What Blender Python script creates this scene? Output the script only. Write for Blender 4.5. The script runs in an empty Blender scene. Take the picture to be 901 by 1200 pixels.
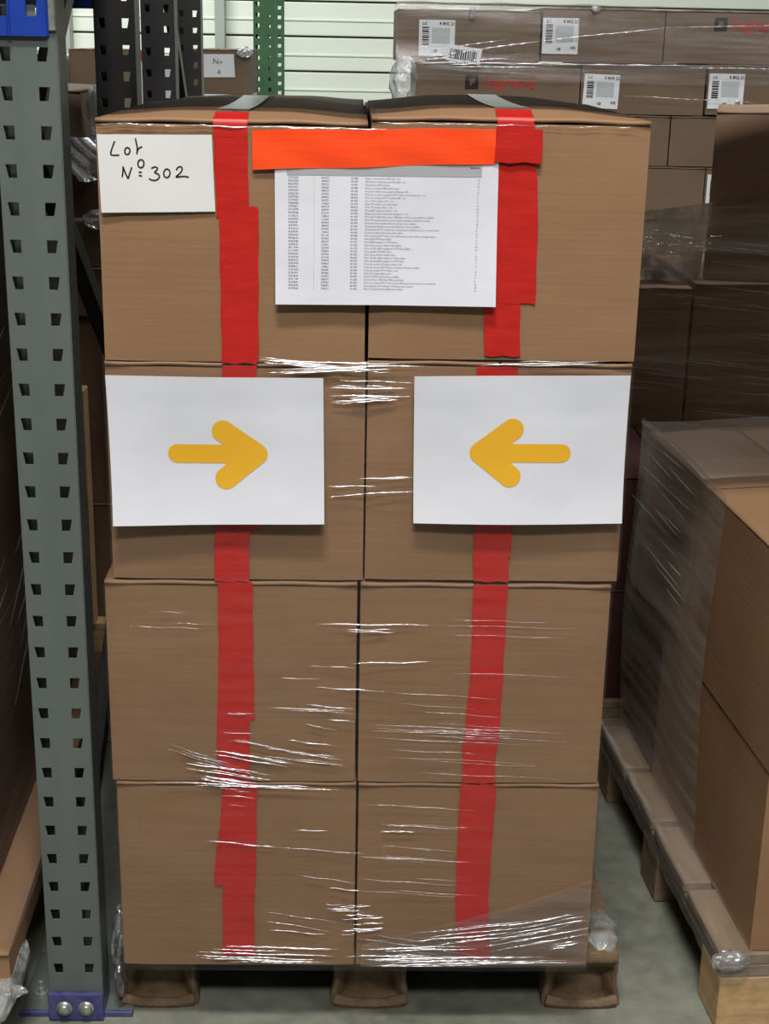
import bpy, bmesh, math, random
from mathutils import Vector, Matrix
random.seed(7)
S = bpy.context.scene
COL = S.collection

# ------------------------------------------------------------------ camera
CAM = Vector((-0.0234, -1.9708, 1.5161)); P, YW, RL, F = .3126, -.0265, -.0198, 1700.0
fwd = Vector((-math.sin(YW)*math.cos(P), math.cos(YW)*math.cos(P), -math.sin(P)))
rt0 = Vector((math.cos(YW), math.sin(YW), 0)); dn0 = fwd.cross(rt0)
rt = rt0*math.cos(RL)+dn0*math.sin(RL); dn = -rt0*math.sin(RL)+dn0*math.cos(RL)
cd = bpy.data.cameras.new('camera'); cam = bpy.data.objects.new('camera', cd); COL.objects.link(cam)
up = -dn
cam.matrix_world = Matrix(((rt.x, up.x, -fwd.x, CAM.x), (rt.y, up.y, -fwd.y, CAM.y), (rt.z, up.z, -fwd.z, CAM.z), (0, 0, 0, 1)))
cd.sensor_fit = 'HORIZONTAL'; cd.sensor_width = 36; cd.lens = 36*F/901; cd.clip_start = .05; cd.clip_end = 60
S.camera = cam
# ------------------------------------------------------------------ world and lamps
w = bpy.data.worlds.new('world'); S.world = w; w.use_nodes = True
w.node_tree.nodes['Background'].inputs[0].default_value = (.80, .92, 1.0, 1)
w.node_tree.nodes['Background'].inputs[1].default_value = .055
def area(name, loc, target, sx, sy, power, col=(1, .96, .90)):
    l = bpy.data.lights.new(name, 'AREA'); l.shape = 'RECTANGLE'; l.size = sx; l.size_y = sy; l.energy = power; l.color = col
    o = bpy.data.objects.new(name, l); COL.objects.link(o); o.location = loc
    d = Vector(target)-Vector(loc); o.rotation_euler = d.to_track_quat('-Z', 'Y').to_euler(); return o
area('aisle_and_fill_lamp', (-.15, -1.75, 4.9), (-.1, -.3, .6), 1.0, .35, 155)
area('aisle_and_fill_lamp', (-3.9, -1.9, 4.9), (-2.5, -.3, .6), 1.4, .35, 25)
area('aisle_and_fill_lamp', (3.6, -1.9, 4.9), (2.2, -.3, .6), 1.4, .35, 25)
area('aisle_and_fill_lamp', (.3, -4.2, 5.0), (0, 0, .3), 2.0, .4, 172)  # added fill lamp, brightens the lower rows of the stack
area('rear_aisle_lamp', (-1.6, 4.6, 4.6), (-1.2, 7.4, 1.4), 2.5, .5, 220, (.97, 1, .96))
area('rear_aisle_lamp', (1.9, 1.2, 5.6), (1.2, 3.0, 1.2), 1.6, .4, 85, (.97, 1, .96))
S.view_settings.view_transform = 'Standard'; S.view_settings.look = 'None'
S.view_settings.exposure = 0; S.view_settings.gamma = 1; S.view_settings.use_curve_mapping = False

# ------------------------------------------------------------------ materials
def lin(c):
    return tuple(((v/255)/12.92 if v/255 <= .04045 else ((v/255+.055)/1.055)**2.4) for v in c)+(1,)
def newmat(name):
    m = bpy.data.materials.new(name); m.use_nodes = True; nt = m.node_tree
    return m, nt, nt.nodes['Principled BSDF']
def N(nt, t, **k):
    n = nt.nodes.new(t)
    for a, v in k.items():
        if a in n.inputs: n.inputs[a].default_value = v
        else: setattr(n, a, v)
    return n
def noise_mat(name, c1, c2, scale=(8, 8, 8), rough=.6, bump=0, bscale=None, metal=0, detail=4, spec=.4, bdist=.002):
    m, nt, b = newmat(name); L = nt.links
    tc = N(nt, 'ShaderNodeTexCoord'); mp = N(nt, 'ShaderNodeMapping'); mp.inputs['Scale'].default_value = scale
    n = N(nt, 'ShaderNodeTexNoise', Detail=detail, Scale=1.0); r = N(nt, 'ShaderNodeValToRGB')
    r.color_ramp.elements[0].position = .3; r.color_ramp.elements[1].position = .7
    r.color_ramp.elements[0].color = lin(c1); r.color_ramp.elements[1].color = lin(c2)
    L.new(tc.outputs['Object'], mp.inputs[0]); L.new(mp.outputs[0], n.inputs['Vector']); L.new(n.outputs[0], r.inputs[0]); L.new(r.outputs[0], b.inputs['Base Color'])
    b.inputs['Roughness'].default_value = rough; b.inputs['Metallic'].default_value = metal; b.inputs['Specular IOR Level'].default_value = spec
    if bump:
        mp2 = N(nt, 'ShaderNodeMapping'); mp2.inputs['Scale'].default_value = bscale or scale
        n2 = N(nt, 'ShaderNodeTexNoise', Detail=3, Scale=1.0); bp = N(nt, 'ShaderNodeBump', Strength=bump, Distance=bdist)
        L.new(tc.outputs['Object'], mp2.inputs[0]); L.new(mp2.outputs[0], n2.inputs['Vector']); L.new(n2.outputs[0], bp.inputs['Height']); L.new(bp.outputs[0], b.inputs['Normal'])
    return m
CARD = noise_mat('cardboard', (138, 106, 78), (149, 116, 87), (3, 3, 9), .62, .35, (5, 5, 130), bdist=.0012, spec=.3)
CARD2 = noise_mat('cardboard_inside', (176, 142, 106), (188, 154, 118), (40, 40, 160), .8, .3, (60, 60, 400))
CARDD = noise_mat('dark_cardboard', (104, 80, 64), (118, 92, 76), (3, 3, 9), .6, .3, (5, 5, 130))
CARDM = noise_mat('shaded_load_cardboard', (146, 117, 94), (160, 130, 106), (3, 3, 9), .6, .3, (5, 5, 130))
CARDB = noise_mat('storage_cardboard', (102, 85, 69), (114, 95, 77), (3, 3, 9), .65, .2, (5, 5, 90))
BURG = noise_mat('burgundy_goods', (62, 32, 32), (76, 42, 40), (5, 5, 8), .55)
PRESS = noise_mat('pressed_board', (104, 86, 66), (126, 106, 82), (60, 60, 60), .85, .6, (90, 90, 90))
WOOD = noise_mat('pallet_wood', (176, 144, 102), (202, 170, 126), (30, 3, 60), .75, .5, (60, 6, 90))
CONC = None
def concrete():
    m, nt, b = newmat('polished_concrete'); L = nt.links
    tc = N(nt, 'ShaderNodeTexCoord'); n = N(nt, 'ShaderNodeTexNoise', Scale=3.0, Detail=8, Roughness=.62); n2 = N(nt, 'ShaderNodeTexNoise', Scale=26.0, Detail=5)
    mx = N(nt, 'ShaderNodeMath', operation='MULTIPLY_ADD'); mx.inputs[1].default_value = .35
    r = N(nt, 'ShaderNodeValToRGB'); e = r.color_ramp.elements
    e[0].position = .48; e[0].color = lin((92, 95, 87)); e[1].position = .82; e[1].color = lin((140, 144, 132))
    L.new(tc.outputs['Object'], n.inputs['Vector']); L.new(tc.outputs['Object'], n2.inputs['Vector'])
    L.new(n2.outputs[0], mx.inputs[0]); L.new(n.outputs[0], mx.inputs[2]); L.new(mx.outputs[0], r.inputs[0]); L.new(r.outputs[0], b.inputs['Base Color'])
    b.inputs['Roughness'].default_value = .38
    bp = N(nt, 'ShaderNodeBump', Strength=.15, Distance=.002); L.new(n2.outputs[0], bp.inputs['Height']); L.new(bp.outputs[0], b.inputs['Normal'])
    return m
CONC = concrete()
STEEL = noise_mat('grey_painted_steel', (98, 106, 104), (106, 114, 112), (14, 14, 5), .42, .15, (60, 60, 60), metal=.15)
SHADEST = noise_mat('shade_darkened_steel', (46, 46, 48), (58, 56, 56), (14, 14, 5), .4, metal=.2)  # rear rack steel, its colour darkened to carry the shelf's shade
GREEN = noise_mat('green_painted_steel', (44, 82, 50), (56, 94, 60), (10, 10, 6), .5)
BLUE = noise_mat('blue_painted_steel', (26, 58, 150), (32, 66, 164), (10, 10, 10), .38)
BLUED = noise_mat('worn_blue_painted_steel', (50, 54, 110), (84, 86, 130), (50, 50, 50), .5)
ZINC = noise_mat('zinc', (150, 155, 150), (190, 194, 188), (90, 90, 90), .35, metal=.6)
WALLM = noise_mat('white_sheet_cladding', (214, 220, 208), (224, 229, 218), (1, 1, 3), .5)
GREYPL = noise_mat('grey_sheet', (150, 156, 150), (165, 170, 164), (3, 3, 3), .5)
def flat(name, c, rough=.6, spec=.3):
    return noise_mat(name, c, tuple(min(255, v+5) for v in c), (12, 12, 12), rough, spec=spec)
PAPER = noise_mat('white_paper', (212, 215, 226), (222, 225, 235), (6, 6, 10), .55, .25, (9, 9, 18), bdist=.004)
CREAM = noise_mat('matt_label_card', (218, 220, 222), (226, 228, 228), (6, 6, 6), .5)
INK = flat('black_ink', (18, 18, 20)); GREYINK = flat('grey_print', (96, 96, 108)); HEADGREY = flat('grey_header_print', (164, 166, 172))
YELLOW = flat('ochre_print', (226, 172, 42), .55); REDP = flat('dimmed_red_print', (170, 60, 50)); DKP = flat('dark_print', (34, 28, 26))  # the red is dulled in colour for the shadow on its carton
WHITEP = flat('label_white', (214, 218, 224)); PALEG = flat('label_grey_print', (176, 184, 190))
RED = noise_mat('red_adhesive_tape', (182, 34, 29), (196, 41, 34), (20, 20, 90), .35, .3, (14, 14, 240), bdist=.001)
ORANGE = noise_mat('orange_adhesive_tape', (255, 72, 30), (255, 86, 38), (8, 8, 40), .35, .4, (12, 12, 110), bdist=.0015)
def film_mat(name, haze=.06, gloss=.10, rough=.16, scale=(7, 7, 260), bump=.5, bdist=.0018, tint=(.96, .96, .97, 1), fres=1.0, hazecol=(.72, .7, .72, 1)):
    m, nt, b = newmat(name); nt.nodes.remove(b); L = nt.links; out = nt.nodes['Material Output']
    tc = N(nt, 'ShaderNodeTexCoord'); mp = N(nt, 'ShaderNodeMapping'); mp.inputs['Scale'].default_value = scale
    n = N(nt, 'ShaderNodeTexNoise', Detail=4, Scale=1.0); bp = N(nt, 'ShaderNodeBump', Strength=bump, Distance=bdist)
    L.new(tc.outputs['Object'], mp.inputs[0]); L.new(mp.outputs[0], n.inputs['Vector']); L.new(n.outputs[0], bp.inputs['Height'])
    tr = N(nt, 'ShaderNodeBsdfTransparent'); tr.inputs[0].default_value = tint
    g = N(nt, 'ShaderNodeBsdfGlossy', Roughness=rough); g.inputs[0].default_value = (.95, .95, 1, 1); L.new(bp.outputs[0], g.inputs['Normal'])
    d = N(nt, 'ShaderNodeBsdfDiffuse'); d.inputs[0].default_value = hazecol
    n3 = N(nt, 'ShaderNodeTexNoise', Detail=3, Scale=1.0); mp3 = N(nt, 'ShaderNodeMapping'); mp3.inputs['Scale'].default_value = (scale[0]*.8, scale[1]*.8, scale[2]*.25)
    L.new(tc.outputs['Object'], mp3.inputs[0]); L.new(mp3.outputs[0], n3.inputs['Vector'])
    hz = N(nt, 'ShaderNodeMapRange'); hz.inputs['From Min'].default_value = .35; hz.inputs['From Max'].default_value = .75; hz.inputs['To Min'].default_value = haze*.3; hz.inputs['To Max'].default_value = haze*1.9
    L.new(n3.outputs[0], hz.inputs[0])
    m1 = N(nt, 'ShaderNodeMixShader'); L.new(hz.outputs[0], m1.inputs[0]); L.new(tr.outputs[0], m1.inputs[1]); L.new(d.outputs[0], m1.inputs[2])
    fr = N(nt, 'ShaderNodeFresnel', IOR=1.35); ad = N(nt, 'ShaderNodeMath', operation='MULTIPLY_ADD', use_clamp=True); ad.inputs[1].default_value = fres; ad.inputs[2].default_value = gloss
    L.new(fr.outputs[0], ad.inputs[0])
    m2 = N(nt, 'ShaderNodeMixShader'); L.new(ad.outputs[0], m2.inputs[0]); L.new(m1.outputs[0], m2.inputs[1]); L.new(g.outputs[0], m2.inputs[2])
    L.new(m2.outputs[0], out.inputs[0]); return m
FILM = film_mat('stretch_film', .02, .01, .12, bump=.5, fres=.15, tint=(.985, .985, .985, 1))
WOODG = noise_mat('grey_shade_pallet_wood', (112, 94, 72), (138, 118, 92), (30, 3, 60), .8, .5, (60, 6, 90))  # greyer deck wood; also darkens rear blocks for the shade below deck
FILMH = film_mat('stretch_film_doubled', .07, .03, .13, scale=(6, 6, 300), bump=.6, fres=.45, tint=(.985, .985, .985, 1))
CREASE = film_mat('film_crease', .2, .45, .2, scale=(60, 60, 60), bump=.4, fres=.6)
FILMD = film_mat('brightened_film', .22, .01, .3, scale=(3, 3, 160), bump=.5, fres=.15, hazecol=(.66, .60, .51, 1))  # haze colour paled to make up for the low light back there
SILVER = film_mat('silvery_film', .75, .14, .15, scale=(30, 30, 46), bump=.8, bdist=.008, hazecol=(.88, .92, .92, 1))
FILML = film_mat('brown_hazy_film', .10, .01, .3, scale=(3, 3, 160), bump=.5, fres=.12, hazecol=(.34, .27, .23, 1))  # brown haze, weaker than on the right-hand loads
CRUMP = film_mat('crumpled_film', .34, .12, .15, scale=(38, 38, 46), bump=1.0, bdist=.012, hazecol=(.62, .66, .66, 1))
CLEAR = film_mat('clear_tape', .14, .03, .25, scale=(30, 30, 30), bump=.2, hazecol=(.30, .27, .24, 1))

# ------------------------------------------------------------------ helpers
def link(name, me, m, parent=None, smooth=False):
    o = bpy.data.objects.new(name, me); COL.objects.link(o)
    if m: me.materials.append(m)
    if parent: o.parent = parent
    if smooth:
        for p in me.polygons: p.use_smooth = True
    return o
def fin(name, bm, m, parent=None, smooth=False):
    bmesh.ops.recalc_face_normals(bm, faces=bm.faces)
    me = bpy.data.meshes.new(name); bm.to_mesh(me); bm.free(); return link(name, me, m, parent, smooth)
def tag(o, label, cat, group=None, kind=None):
    if label: o['label'] = label
    if cat: o['category'] = cat
    if group: o['group'] = group
    if kind: o['kind'] = kind
    return o
def struct(o): o['kind'] = 'structure'; return o
def thing(name, loc, label, cat, group=None, rz=0):
    o = bpy.data.objects.new(name, None); COL.objects.link(o); o.location = loc; o.rotation_euler = (0, 0, rz); o.empty_display_size = .05
    return tag(o, label, cat, group)
def bx(bm, x0, x1, y0, y1, z0, z1, bev=0, seg=1):
    r = bmesh.ops.create_cube(bm, size=1); v = r['verts']
    for q in v: q.co = Vector(((x0+x1)/2+q.co.x*(x1-x0), (y0+y1)/2+q.co.y*(y1-y0), (z0+z1)/2+q.co.z*(z1-z0)))
    if bev:
        es = list({e for q in v for e in q.link_edges}); bmesh.ops.bevel(bm, geom=es, offset=bev, segments=seg, affect='EDGES', profile=.6)
def box(name, x0, x1, y0, y1, z0, z1, m, parent=None, bev=.002, seg=1):
    bm = bmesh.new(); bx(bm, x0, x1, y0, y1, z0, z1, bev, seg); return fin(name, bm, m, parent)
def cyl(bm, c, r, h, axis='Z', n=16, r2=None):
    M = Matrix.Translation(c) @ {'Z': Matrix.Identity(4), 'Y': Matrix.Rotation(math.pi/2, 4, 'X'), 'X': Matrix.Rotation(math.pi/2, 4, 'Y')}[axis]
    bmesh.ops.create_cone(bm, cap_ends=True, segments=n, radius1=r, radius2=r if r2 is None else r2, depth=h, matrix=M)
def tube(bm, pts, rad, n=6):
    rings = []
    for i, p in enumerate(pts):
        a = pts[max(0, i-1)]; b = pts[min(len(pts)-1, i+1)]; d = (Vector(b)-Vector(a)).normalized()
        u = d.cross(Vector((0, 1, 0.01))).normalized(); v = d.cross(u)
        r = rad[i] if isinstance(rad, list) else rad
        rings.append([bm.verts.new(Vector(p)+(u*math.cos(2*math.pi*k/n)+v*math.sin(2*math.pi*k/n))*r) for k in range(n)])
    for a, b in zip(rings, rings[1:]):
        for k in range(n): bm.faces.new((a[k], a[(k+1) % n], b[(k+1) % n], b[k]))
def grid(bm, fn, nu, nv):
    V = [[bm.verts.new(fn(i/nu, j/nv)) for j in range(nv+1)] for i in range(nu+1)]
    for i in range(nu):
        for j in range(nv): bm.faces.new((V[i][j], V[i+1][j], V[i+1][j+1], V[i][j+1]))
def solid(o, t, off=0):
    s = o.modifiers.new('thickness', 'SOLIDIFY'); s.thickness = t; s.offset = off; return o
def text_mesh(lines, size, spacing=1.0, shear=0, bold=0, align='LEFT', lsp=1.0):
    c = bpy.data.curves.new('t', 'FONT'); c.body = lines; c.size = size; c.space_character = spacing; c.shear = shear; c.offset = bold; c.resolution_u = 1; c.align_x = align; c.space_line = lsp
    o = bpy.data.objects.new('t', c); COL.objects.link(o)
    bpy.context.view_layer.update()
    me = bpy.data.meshes.new_from_object(o.evaluated_get(bpy.context.evaluated_depsgraph_get())); bpy.data.objects.remove(o); bpy.data.curves.remove(c)
    me.materials.clear(); return me
def put_text(name, body, x, y, z, size, m, parent, fn=None, rot=0, **k):
    """text standing in the XZ plane facing -Y; (x, z) its baseline start; fn(x,z) gives the sheet's y"""
    me = text_mesh(body, size, **k); c, s = math.cos(rot), math.sin(rot)
    for v in me.vertices:
        X = x+v.co.x*c-v.co.y*s; Z = z+v.co.x*s+v.co.y*c
        v.co = Vector((X, (fn(X, Z) if fn else y), Z))
    return link(name, me, m, parent)

# ------------------------------------------------------------------ setting
bm = bmesh.new(); grid(bm, lambda u, v: Vector((-7+14*u, -7+15*v, 0)), 4, 4); struct(fin('floor', bm, CONC))
wb = struct(box('wall_back', -7, 7, 7.62, 7.8, 0, 5.2, GREYPL))
z = .09; k = 0
me = None
while z < 5.1:
    if me is None:
        bm = bmesh.new(); bx(bm, -7, 7, 7.555, 7.63, .006, .202, .006, 2); bx(bm, -7, 7, 7.548, 7.56, .09, .105, .003)
        p = fin('wall_panel', bm, WALLM, wb); me = p.data
    else:
        p = bpy.data.objects.new('wall_panel', me); COL.objects.link(p); p.parent = wb
    p.location.z = z; z += .208
struct(box('trim_1', -.875, -.815, 7.44, 7.55, 0, 5.1, GREYPL))
struct(box('wall_shade_strip', -1.86, -1.76, 7.42, 7.55, 0, 5.1, GREYPL))  # grey strip standing in for a shadow on the wall

# ------------------------------------------------------------------ rack uprights
def punched_bm(wd, h, pitch, z0, holes, hw, hh, tap=.0035):
    """front face of an omega upright, punched with two columns of trapezoid slots; local x 0..wd, z 0..h"""
    bm = bmesh.new()
    def q(*p): bm.faces.new([bm.verts.new(Vector((a, 0, b))) for a, b in p])
    (a, b) = holes; xm = (a+b)/2; n = int((h-z0)/pitch)
    q((0, 0), (xm, 0), (xm, z0-pitch/2), (0, z0-pitch/2)); q((xm, 0), (wd, 0), (wd, z0-pitch/2), (xm, z0-pitch/2))
    for i in range(n):
        c = z0+i*pitch; lo, hi = c-pitch/2, c+pitch/2; t, bt = c+hh/2, c-hh/2
        for s, cx, e0, e1 in ((1, a, 0, xm), (-1, b, wd, xm)):
            oT, oB, inn = cx-s*hw/2, cx-s*(hw/2-tap), cx+s*hw/2
            q((e0, lo), (oB, lo), (oB, bt), (oT, t), (oT, hi), (e0, hi)) if False else None
            q((e0, lo), (e1, lo), (inn, bt), (oB, bt)); q((e0, hi), (oT, t), (inn, t), (e1, hi))
            q((e0, lo), (oB, bt), (oT, t), (e0, hi)); q((e1, lo), (e1, hi), (inn, t), (inn, bt))
    c = z0+n*pitch-pitch/2; q((0, c), (xm, c), (xm, h), (0, h)); q((xm, c), (wd, c), (wd, h), (xm, h))
    bmesh.ops.remove_doubles(bm, verts=bm.verts, dist=1e-5)
    return bm
def upright(parent, x, y, wd, h, m, pitch=.05, z0=.0935, hw=.015, hh=.018, depth=.075, sgn=1, lean=0):
    """omega profile; front face at y looking to -Y if sgn=1"""
    up_ = punched_bm(wd, h, pitch, z0, (wd*.18, wd*.78), hw, hh); 
    o = solid(fin('upright', up_, m, parent), .0025); o.location = (x, y, 0)
    if sgn < 0: o.scale.y = -1
    bm = bmesh.new(); s = sgn
    for xx, d in ((.0, 1), (wd, -1)):
        e = xx+d*.014; a_, b_ = sorted((.001*s, depth*s)); c_, d_ = sorted((depth*s, (depth+.0025)*s)); g_, h_ = sorted((depth*s, (depth+.02)*s))
        bx(bm, xx-.00125, xx+.00125, a_, b_, 0, h); bx(bm, min(xx, e), max(xx, e), c_, d_, 0, h); bx(bm, e-.00125, e+.00125, g_, h_, 0, h)
    f = fin('side_web', bm, m, o)
    return o
def brace(parent, x, y0, z0_, y1, z1, m, wd=.035):
    bm = bmesh.new(); d = Vector((0, y1-y0, z1-z0_)); L = d.length; 
    bx(bm, -.012, .012, 0, .003, 0, L); bx(bm, -.012, -.0095, 0, wd, 0, L); bx(bm, .0095, .012, 0, wd, 0, L)
    o = fin('brace', bm, m, parent); o.location = (x, y0, z0_); o.rotation_euler = (-math.atan2(y1-y0, z1-z0_), 0, 0); return o
def foot(parent, x0, x1, yf, y1, full=True):
    pl = box('foot_plate', x0, x1, yf, y1, 0, .006, STEEL, parent, .001)
    return pl
fr = thing('pallet_rack', (-.452, .03, 0), 'grey punched steel rack upright with blue foot bracket left of the tall carton stack', 'rack')
fr.location = (0, 0, 0)
UX = -.4945
u1 = upright(fr, UX, .03, .0835, 2.6, STEEL, depth=.058)
u2 = upright(fr, -.530, 1.03, .078, 2.6, SHADEST, depth=.07, hw=.014); u2['label'] = 'rear upright of the frame, coloured dark for the shade'
for a, b, c, d in ((.12, .12, .98, .72), (.98, .76, .12, 1.36), (.12, 1.40, .98, 2.0)): brace(fr, -.47, a, b, c, d, SHADEST)
foot(fr, -.547, -.364, .036, .2); 
bl = box('foot_lip', -.547, -.364, .030, .037, 0, .010, BLUED, fr, .001)
foot(fr, -.57, -.41, 1.0, 1.15)
br = box('foot_bracket', -.497, -.4085, .018, .0275, .002, .052, BLUED, fr, .003, 2); br['label'] = 'worn blue foot bracket with two zinc bolts'
for bxx in (-.4705, -.4355):
    bm = bmesh.new(); cyl(bm, (bxx, .016, .027), .0128, .004, 'Y', 20); cyl(bm, (bxx, .0115, .027), .0098, .006, 'Y', 20, .0075); fin('bolt', bm, ZINC, br, True)
bm = bmesh.new(); cyl(bm, (-.522, .085, .012), .007, .012, 'Z', 6); cyl(bm, (-.522, .085, .0075), .011, .003, 'Z', 16); cyl(bm, (-.522, .085, .022), .004, .012, 'Z', 10); fin('anchor_bolt', bm, ZINC, fr)
bm = bmesh.new(); cyl(bm, (-.385, .12, .012), .007, .012, 'Z', 6); cyl(bm, (-.385, .12, .0075), .011, .003, 'Z', 16); fin('anchor_bolt', bm, ZINC, fr)
# blue connector and its beam (left bay)
bt_ = thing('rack_beam', (0, 0, 0), 'bright blue beam end connector hooked on the grey upright, top left corner', 'beam')
cb = punched_bm(.066, .2, .052, .0345, (.066*.14, .066*.72), .0145, .02, .002)
o = solid(fin('connector', cb, BLUE, bt_), .004); o.location = (-.4875, .0235, 1.516)
box('connector_flange', -.4235, -.4195, .025, .075, 1.516, 1.716, BLUE, bt_, .001)
box('connector_edge', -.4195, -.4105, .0235, .07, 1.523, 1.71, ZINC, bt_, .001)
bm = bmesh.new(); tube(bm, [(-.470, .019, 1.516+i*.05) for i in range(5)], .0018, 6); fin('weld_seam', bm, BLUE, bt_, True)
box('beam', -2.6, -.4945, -.025, .022, 1.57, 1.69, BLUE, bt_, .004)
# rear rack row
def rear_frame(xf, yf, wf, xr, yr, wr, m, label, hw=.014, pitch=.05):
    t = thing('pallet_rack', (0, 0, 0), label, 'rack')
    upright(t, xf, yf, wf, 3.4, m, pitch=pitch, hw=hw, depth=.07, z0=.086)
    if wr: upright(t, xr, yr, wr, 3.4, m, pitch=pitch, hw=hw, depth=.07, z0=.09)
    foot(t, xf-.02, xf+wf+.03, yf, yf+.15)
    if wr: foot(t, xr-.02, xr+wr+.03, yr, yr+.15)
    if wr:
        for a, b in ((.2, .9), (1.0, 1.75), (1.9, 2.6)): brace(t, xf+.04, yf+.09, b, yr-.02, a, m)
    return t
rear_frame(-.538, 1.75, .079, -.562, 2.7, .072, SHADEST, 'punched rack frame coloured dark for the shade behind the stack, beside the white board')
rear_frame(-.511, 5.5, .104, -.51, 6.5, .1, GREEN, 'green punched rack upright far back against the white wall', hw=.02)
# upper shelf of this bay and of the left bay: they shade the tops
def shelf(x0, x1, z0, label, beams=True):
    t = thing('rack_shelf', (0, 0, 0), label, 'shelf')
    if beams: box('beam', x0, x1, -.028, .02, z0, z0+.12, BLUE, t, .004)
    box('beam', x0, x1, 1.05, 1.098, z0, z0+.12, BLUE, t, .004)
    n = 9; d = 1.07/n
    for i in range(n):
        box('deck_board', x0+.01, x1-.01, -.02+i*d+.002, -.02+(i+1)*d-.002, z0+.12, z0+.142, WOOD, t, .001)
    return t
shelf(-.408, 2.28, 1.62, 'blue beamed rack shelf with wooden deck above the tall carton stack')
shelf(-2.6, -.497, 1.57, 'wooden deck of the left bay shelf behind the blue beam', beams=False)
fr2 = rear_frame(2.29, .03, .083, 2.30, 1.03, .078, STEEL, 'grey rack frame closing the right end of the bay')

# ------------------------------------------------------------------ cartons
def carton(x0, x1, y0, y1, z0, z1, label, group=None, m=CARD, arch=.008, cat='carton', rz=0, name='carton', flaps=True, rot_at=None, sag=.003):
    """closed carton: body, two top flaps meeting on a seam that runs front to back"""
    ax, ay = rot_at or (0, 0)
    cx, cy = (x0+x1)/2, (y0+y1)/2
    t = thing(name, (cx, cy, z0), label, cat, group, rz)
    W, D, H = (x1-x0)/2, (y1-y0)/2, z1-z0
    th = .005; hb = H-(arch*.0)-.006
    bm = bmesh.new()
    # bulging walls
    nx, nz = 10, 8
    def wall(fn):
        grid(bm, fn, nx, nz)
    def bul(u, v): return sag*math.sin(math.pi*u)*math.sin(math.pi*v)
    r = .004
    wall(lambda u, v: Vector((-W+2*W*u, -D-bul(u, v)+(r*.6 if (u in (0, 1)) else 0), hb*v)))
    wall(lambda u, v: Vector((W-2*W*u, D, hb*v)))
    wall(lambda u, v: Vector((-W-bul(u, v)*.3, D-2*D*u+(r*.6 if u == 1 else 0), hb*v)))
    wall(lambda u, v: Vector((W+bul(u, v)*.3, -D+2*D*u+(r*.6 if u == 0 else 0), hb*v)))
    grid(bm, lambda u, v: Vector((-W+2*W*u, -D+2*D*v+(r*.6 if v == 0 else 0), 0)), nx, nx)
    grid(bm, lambda u, v: Vector((-W+2*W*u, D-2*D*v+(r*.6 if v == 1 else 0), hb-.003*math.sin(math.pi*u))), nx, nx)
    bmesh.ops.remove_doubles(bm, verts=bm.verts, dist=.0008)
    fin('body', bm, m, t, False)
    if flaps:
        for s in (-1, 1):
            bm = bmesh.new()
            def fl(u, v, dz=0):
                x = s*(W-(W-.002)*u); y = -D-.001+(2*D+.001)*v
                q = min(1, (y+D+.001)/.055); e = arch*math.sin(u*math.pi/2)*(.12+.88*q*q*(3-2*q))*(1-.25*math.sin(math.pi*v)) + .0007*math.sin(9*u+3*s)
                return Vector((x, y, hb+.001+e+dz))
            grid(bm, lambda u, v: fl(u, v), 10, 44); f = fin('top_flap', bm, m, t, True)
            solid(f, th, 1 if s > 0 else 1)
            me = f.data
            if me.polygons[0].normal.z < 0: me.flip_normals()
    return t
c11 = carton(-.360, -.003, 0, .56, 1.094, 1.416, 'top left carton of the tall stack, behind the handwritten card', m=CARD, arch=.011)
c12 = carton(.002, .371, 0, .56, 1.102, 1.424, 'top right carton of the tall stack, behind the printed list', m=CARD, arch=.013)
c21 = carton(-.361, -.001, .001, .56, .774, 1.092, 'left carton of the second row, behind the right-pointing arrow sheet', m=CARD, arch=.003)
c22 = carton(.002, .369, .001, .56, .776, 1.098, 'right carton of the second row, behind the left-pointing arrow sheet', m=CARD, arch=.003)
c31 = carton(-.374, -.0085, 0, .56, .448, .770, 'left carton of the third row under the wrap, below the right-pointing arrow sheet', m=CARD, arch=.002)
c32 = carton(-.0035, .3615, 0, .56, .448, .770, 'right carton of the third row under the wrap, below the left-pointing arrow sheet', m=CARD, arch=.002)
c41 = carton(-.369, -.006, .001, .56, .122, .445, 'bottom left carton of the tall stack, resting on the pressed-board pallet', m=CARD, arch=.001)
c42 = carton(-.002, .3645, .001, .56, .122, .445, 'bottom right carton of the tall stack, resting on the pressed-board pallet', m=CARD, arch=.001)
carton(.025, .395, .575, 1.13, .122, .445, 'rear bottom carton whose side sticks out past the stack at lower right', m=CARD, arch=.001)
carton(.002, .35, .575, 1.13, .448, 1.40, 'tall rear carton of the stack behind the right column', m=CARD, arch=.006)
carton(-.36, -.002, .575, 1.13, .122, 1.405, 'tall rear carton of the stack behind the left column', m=CARD, arch=.006)

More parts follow.
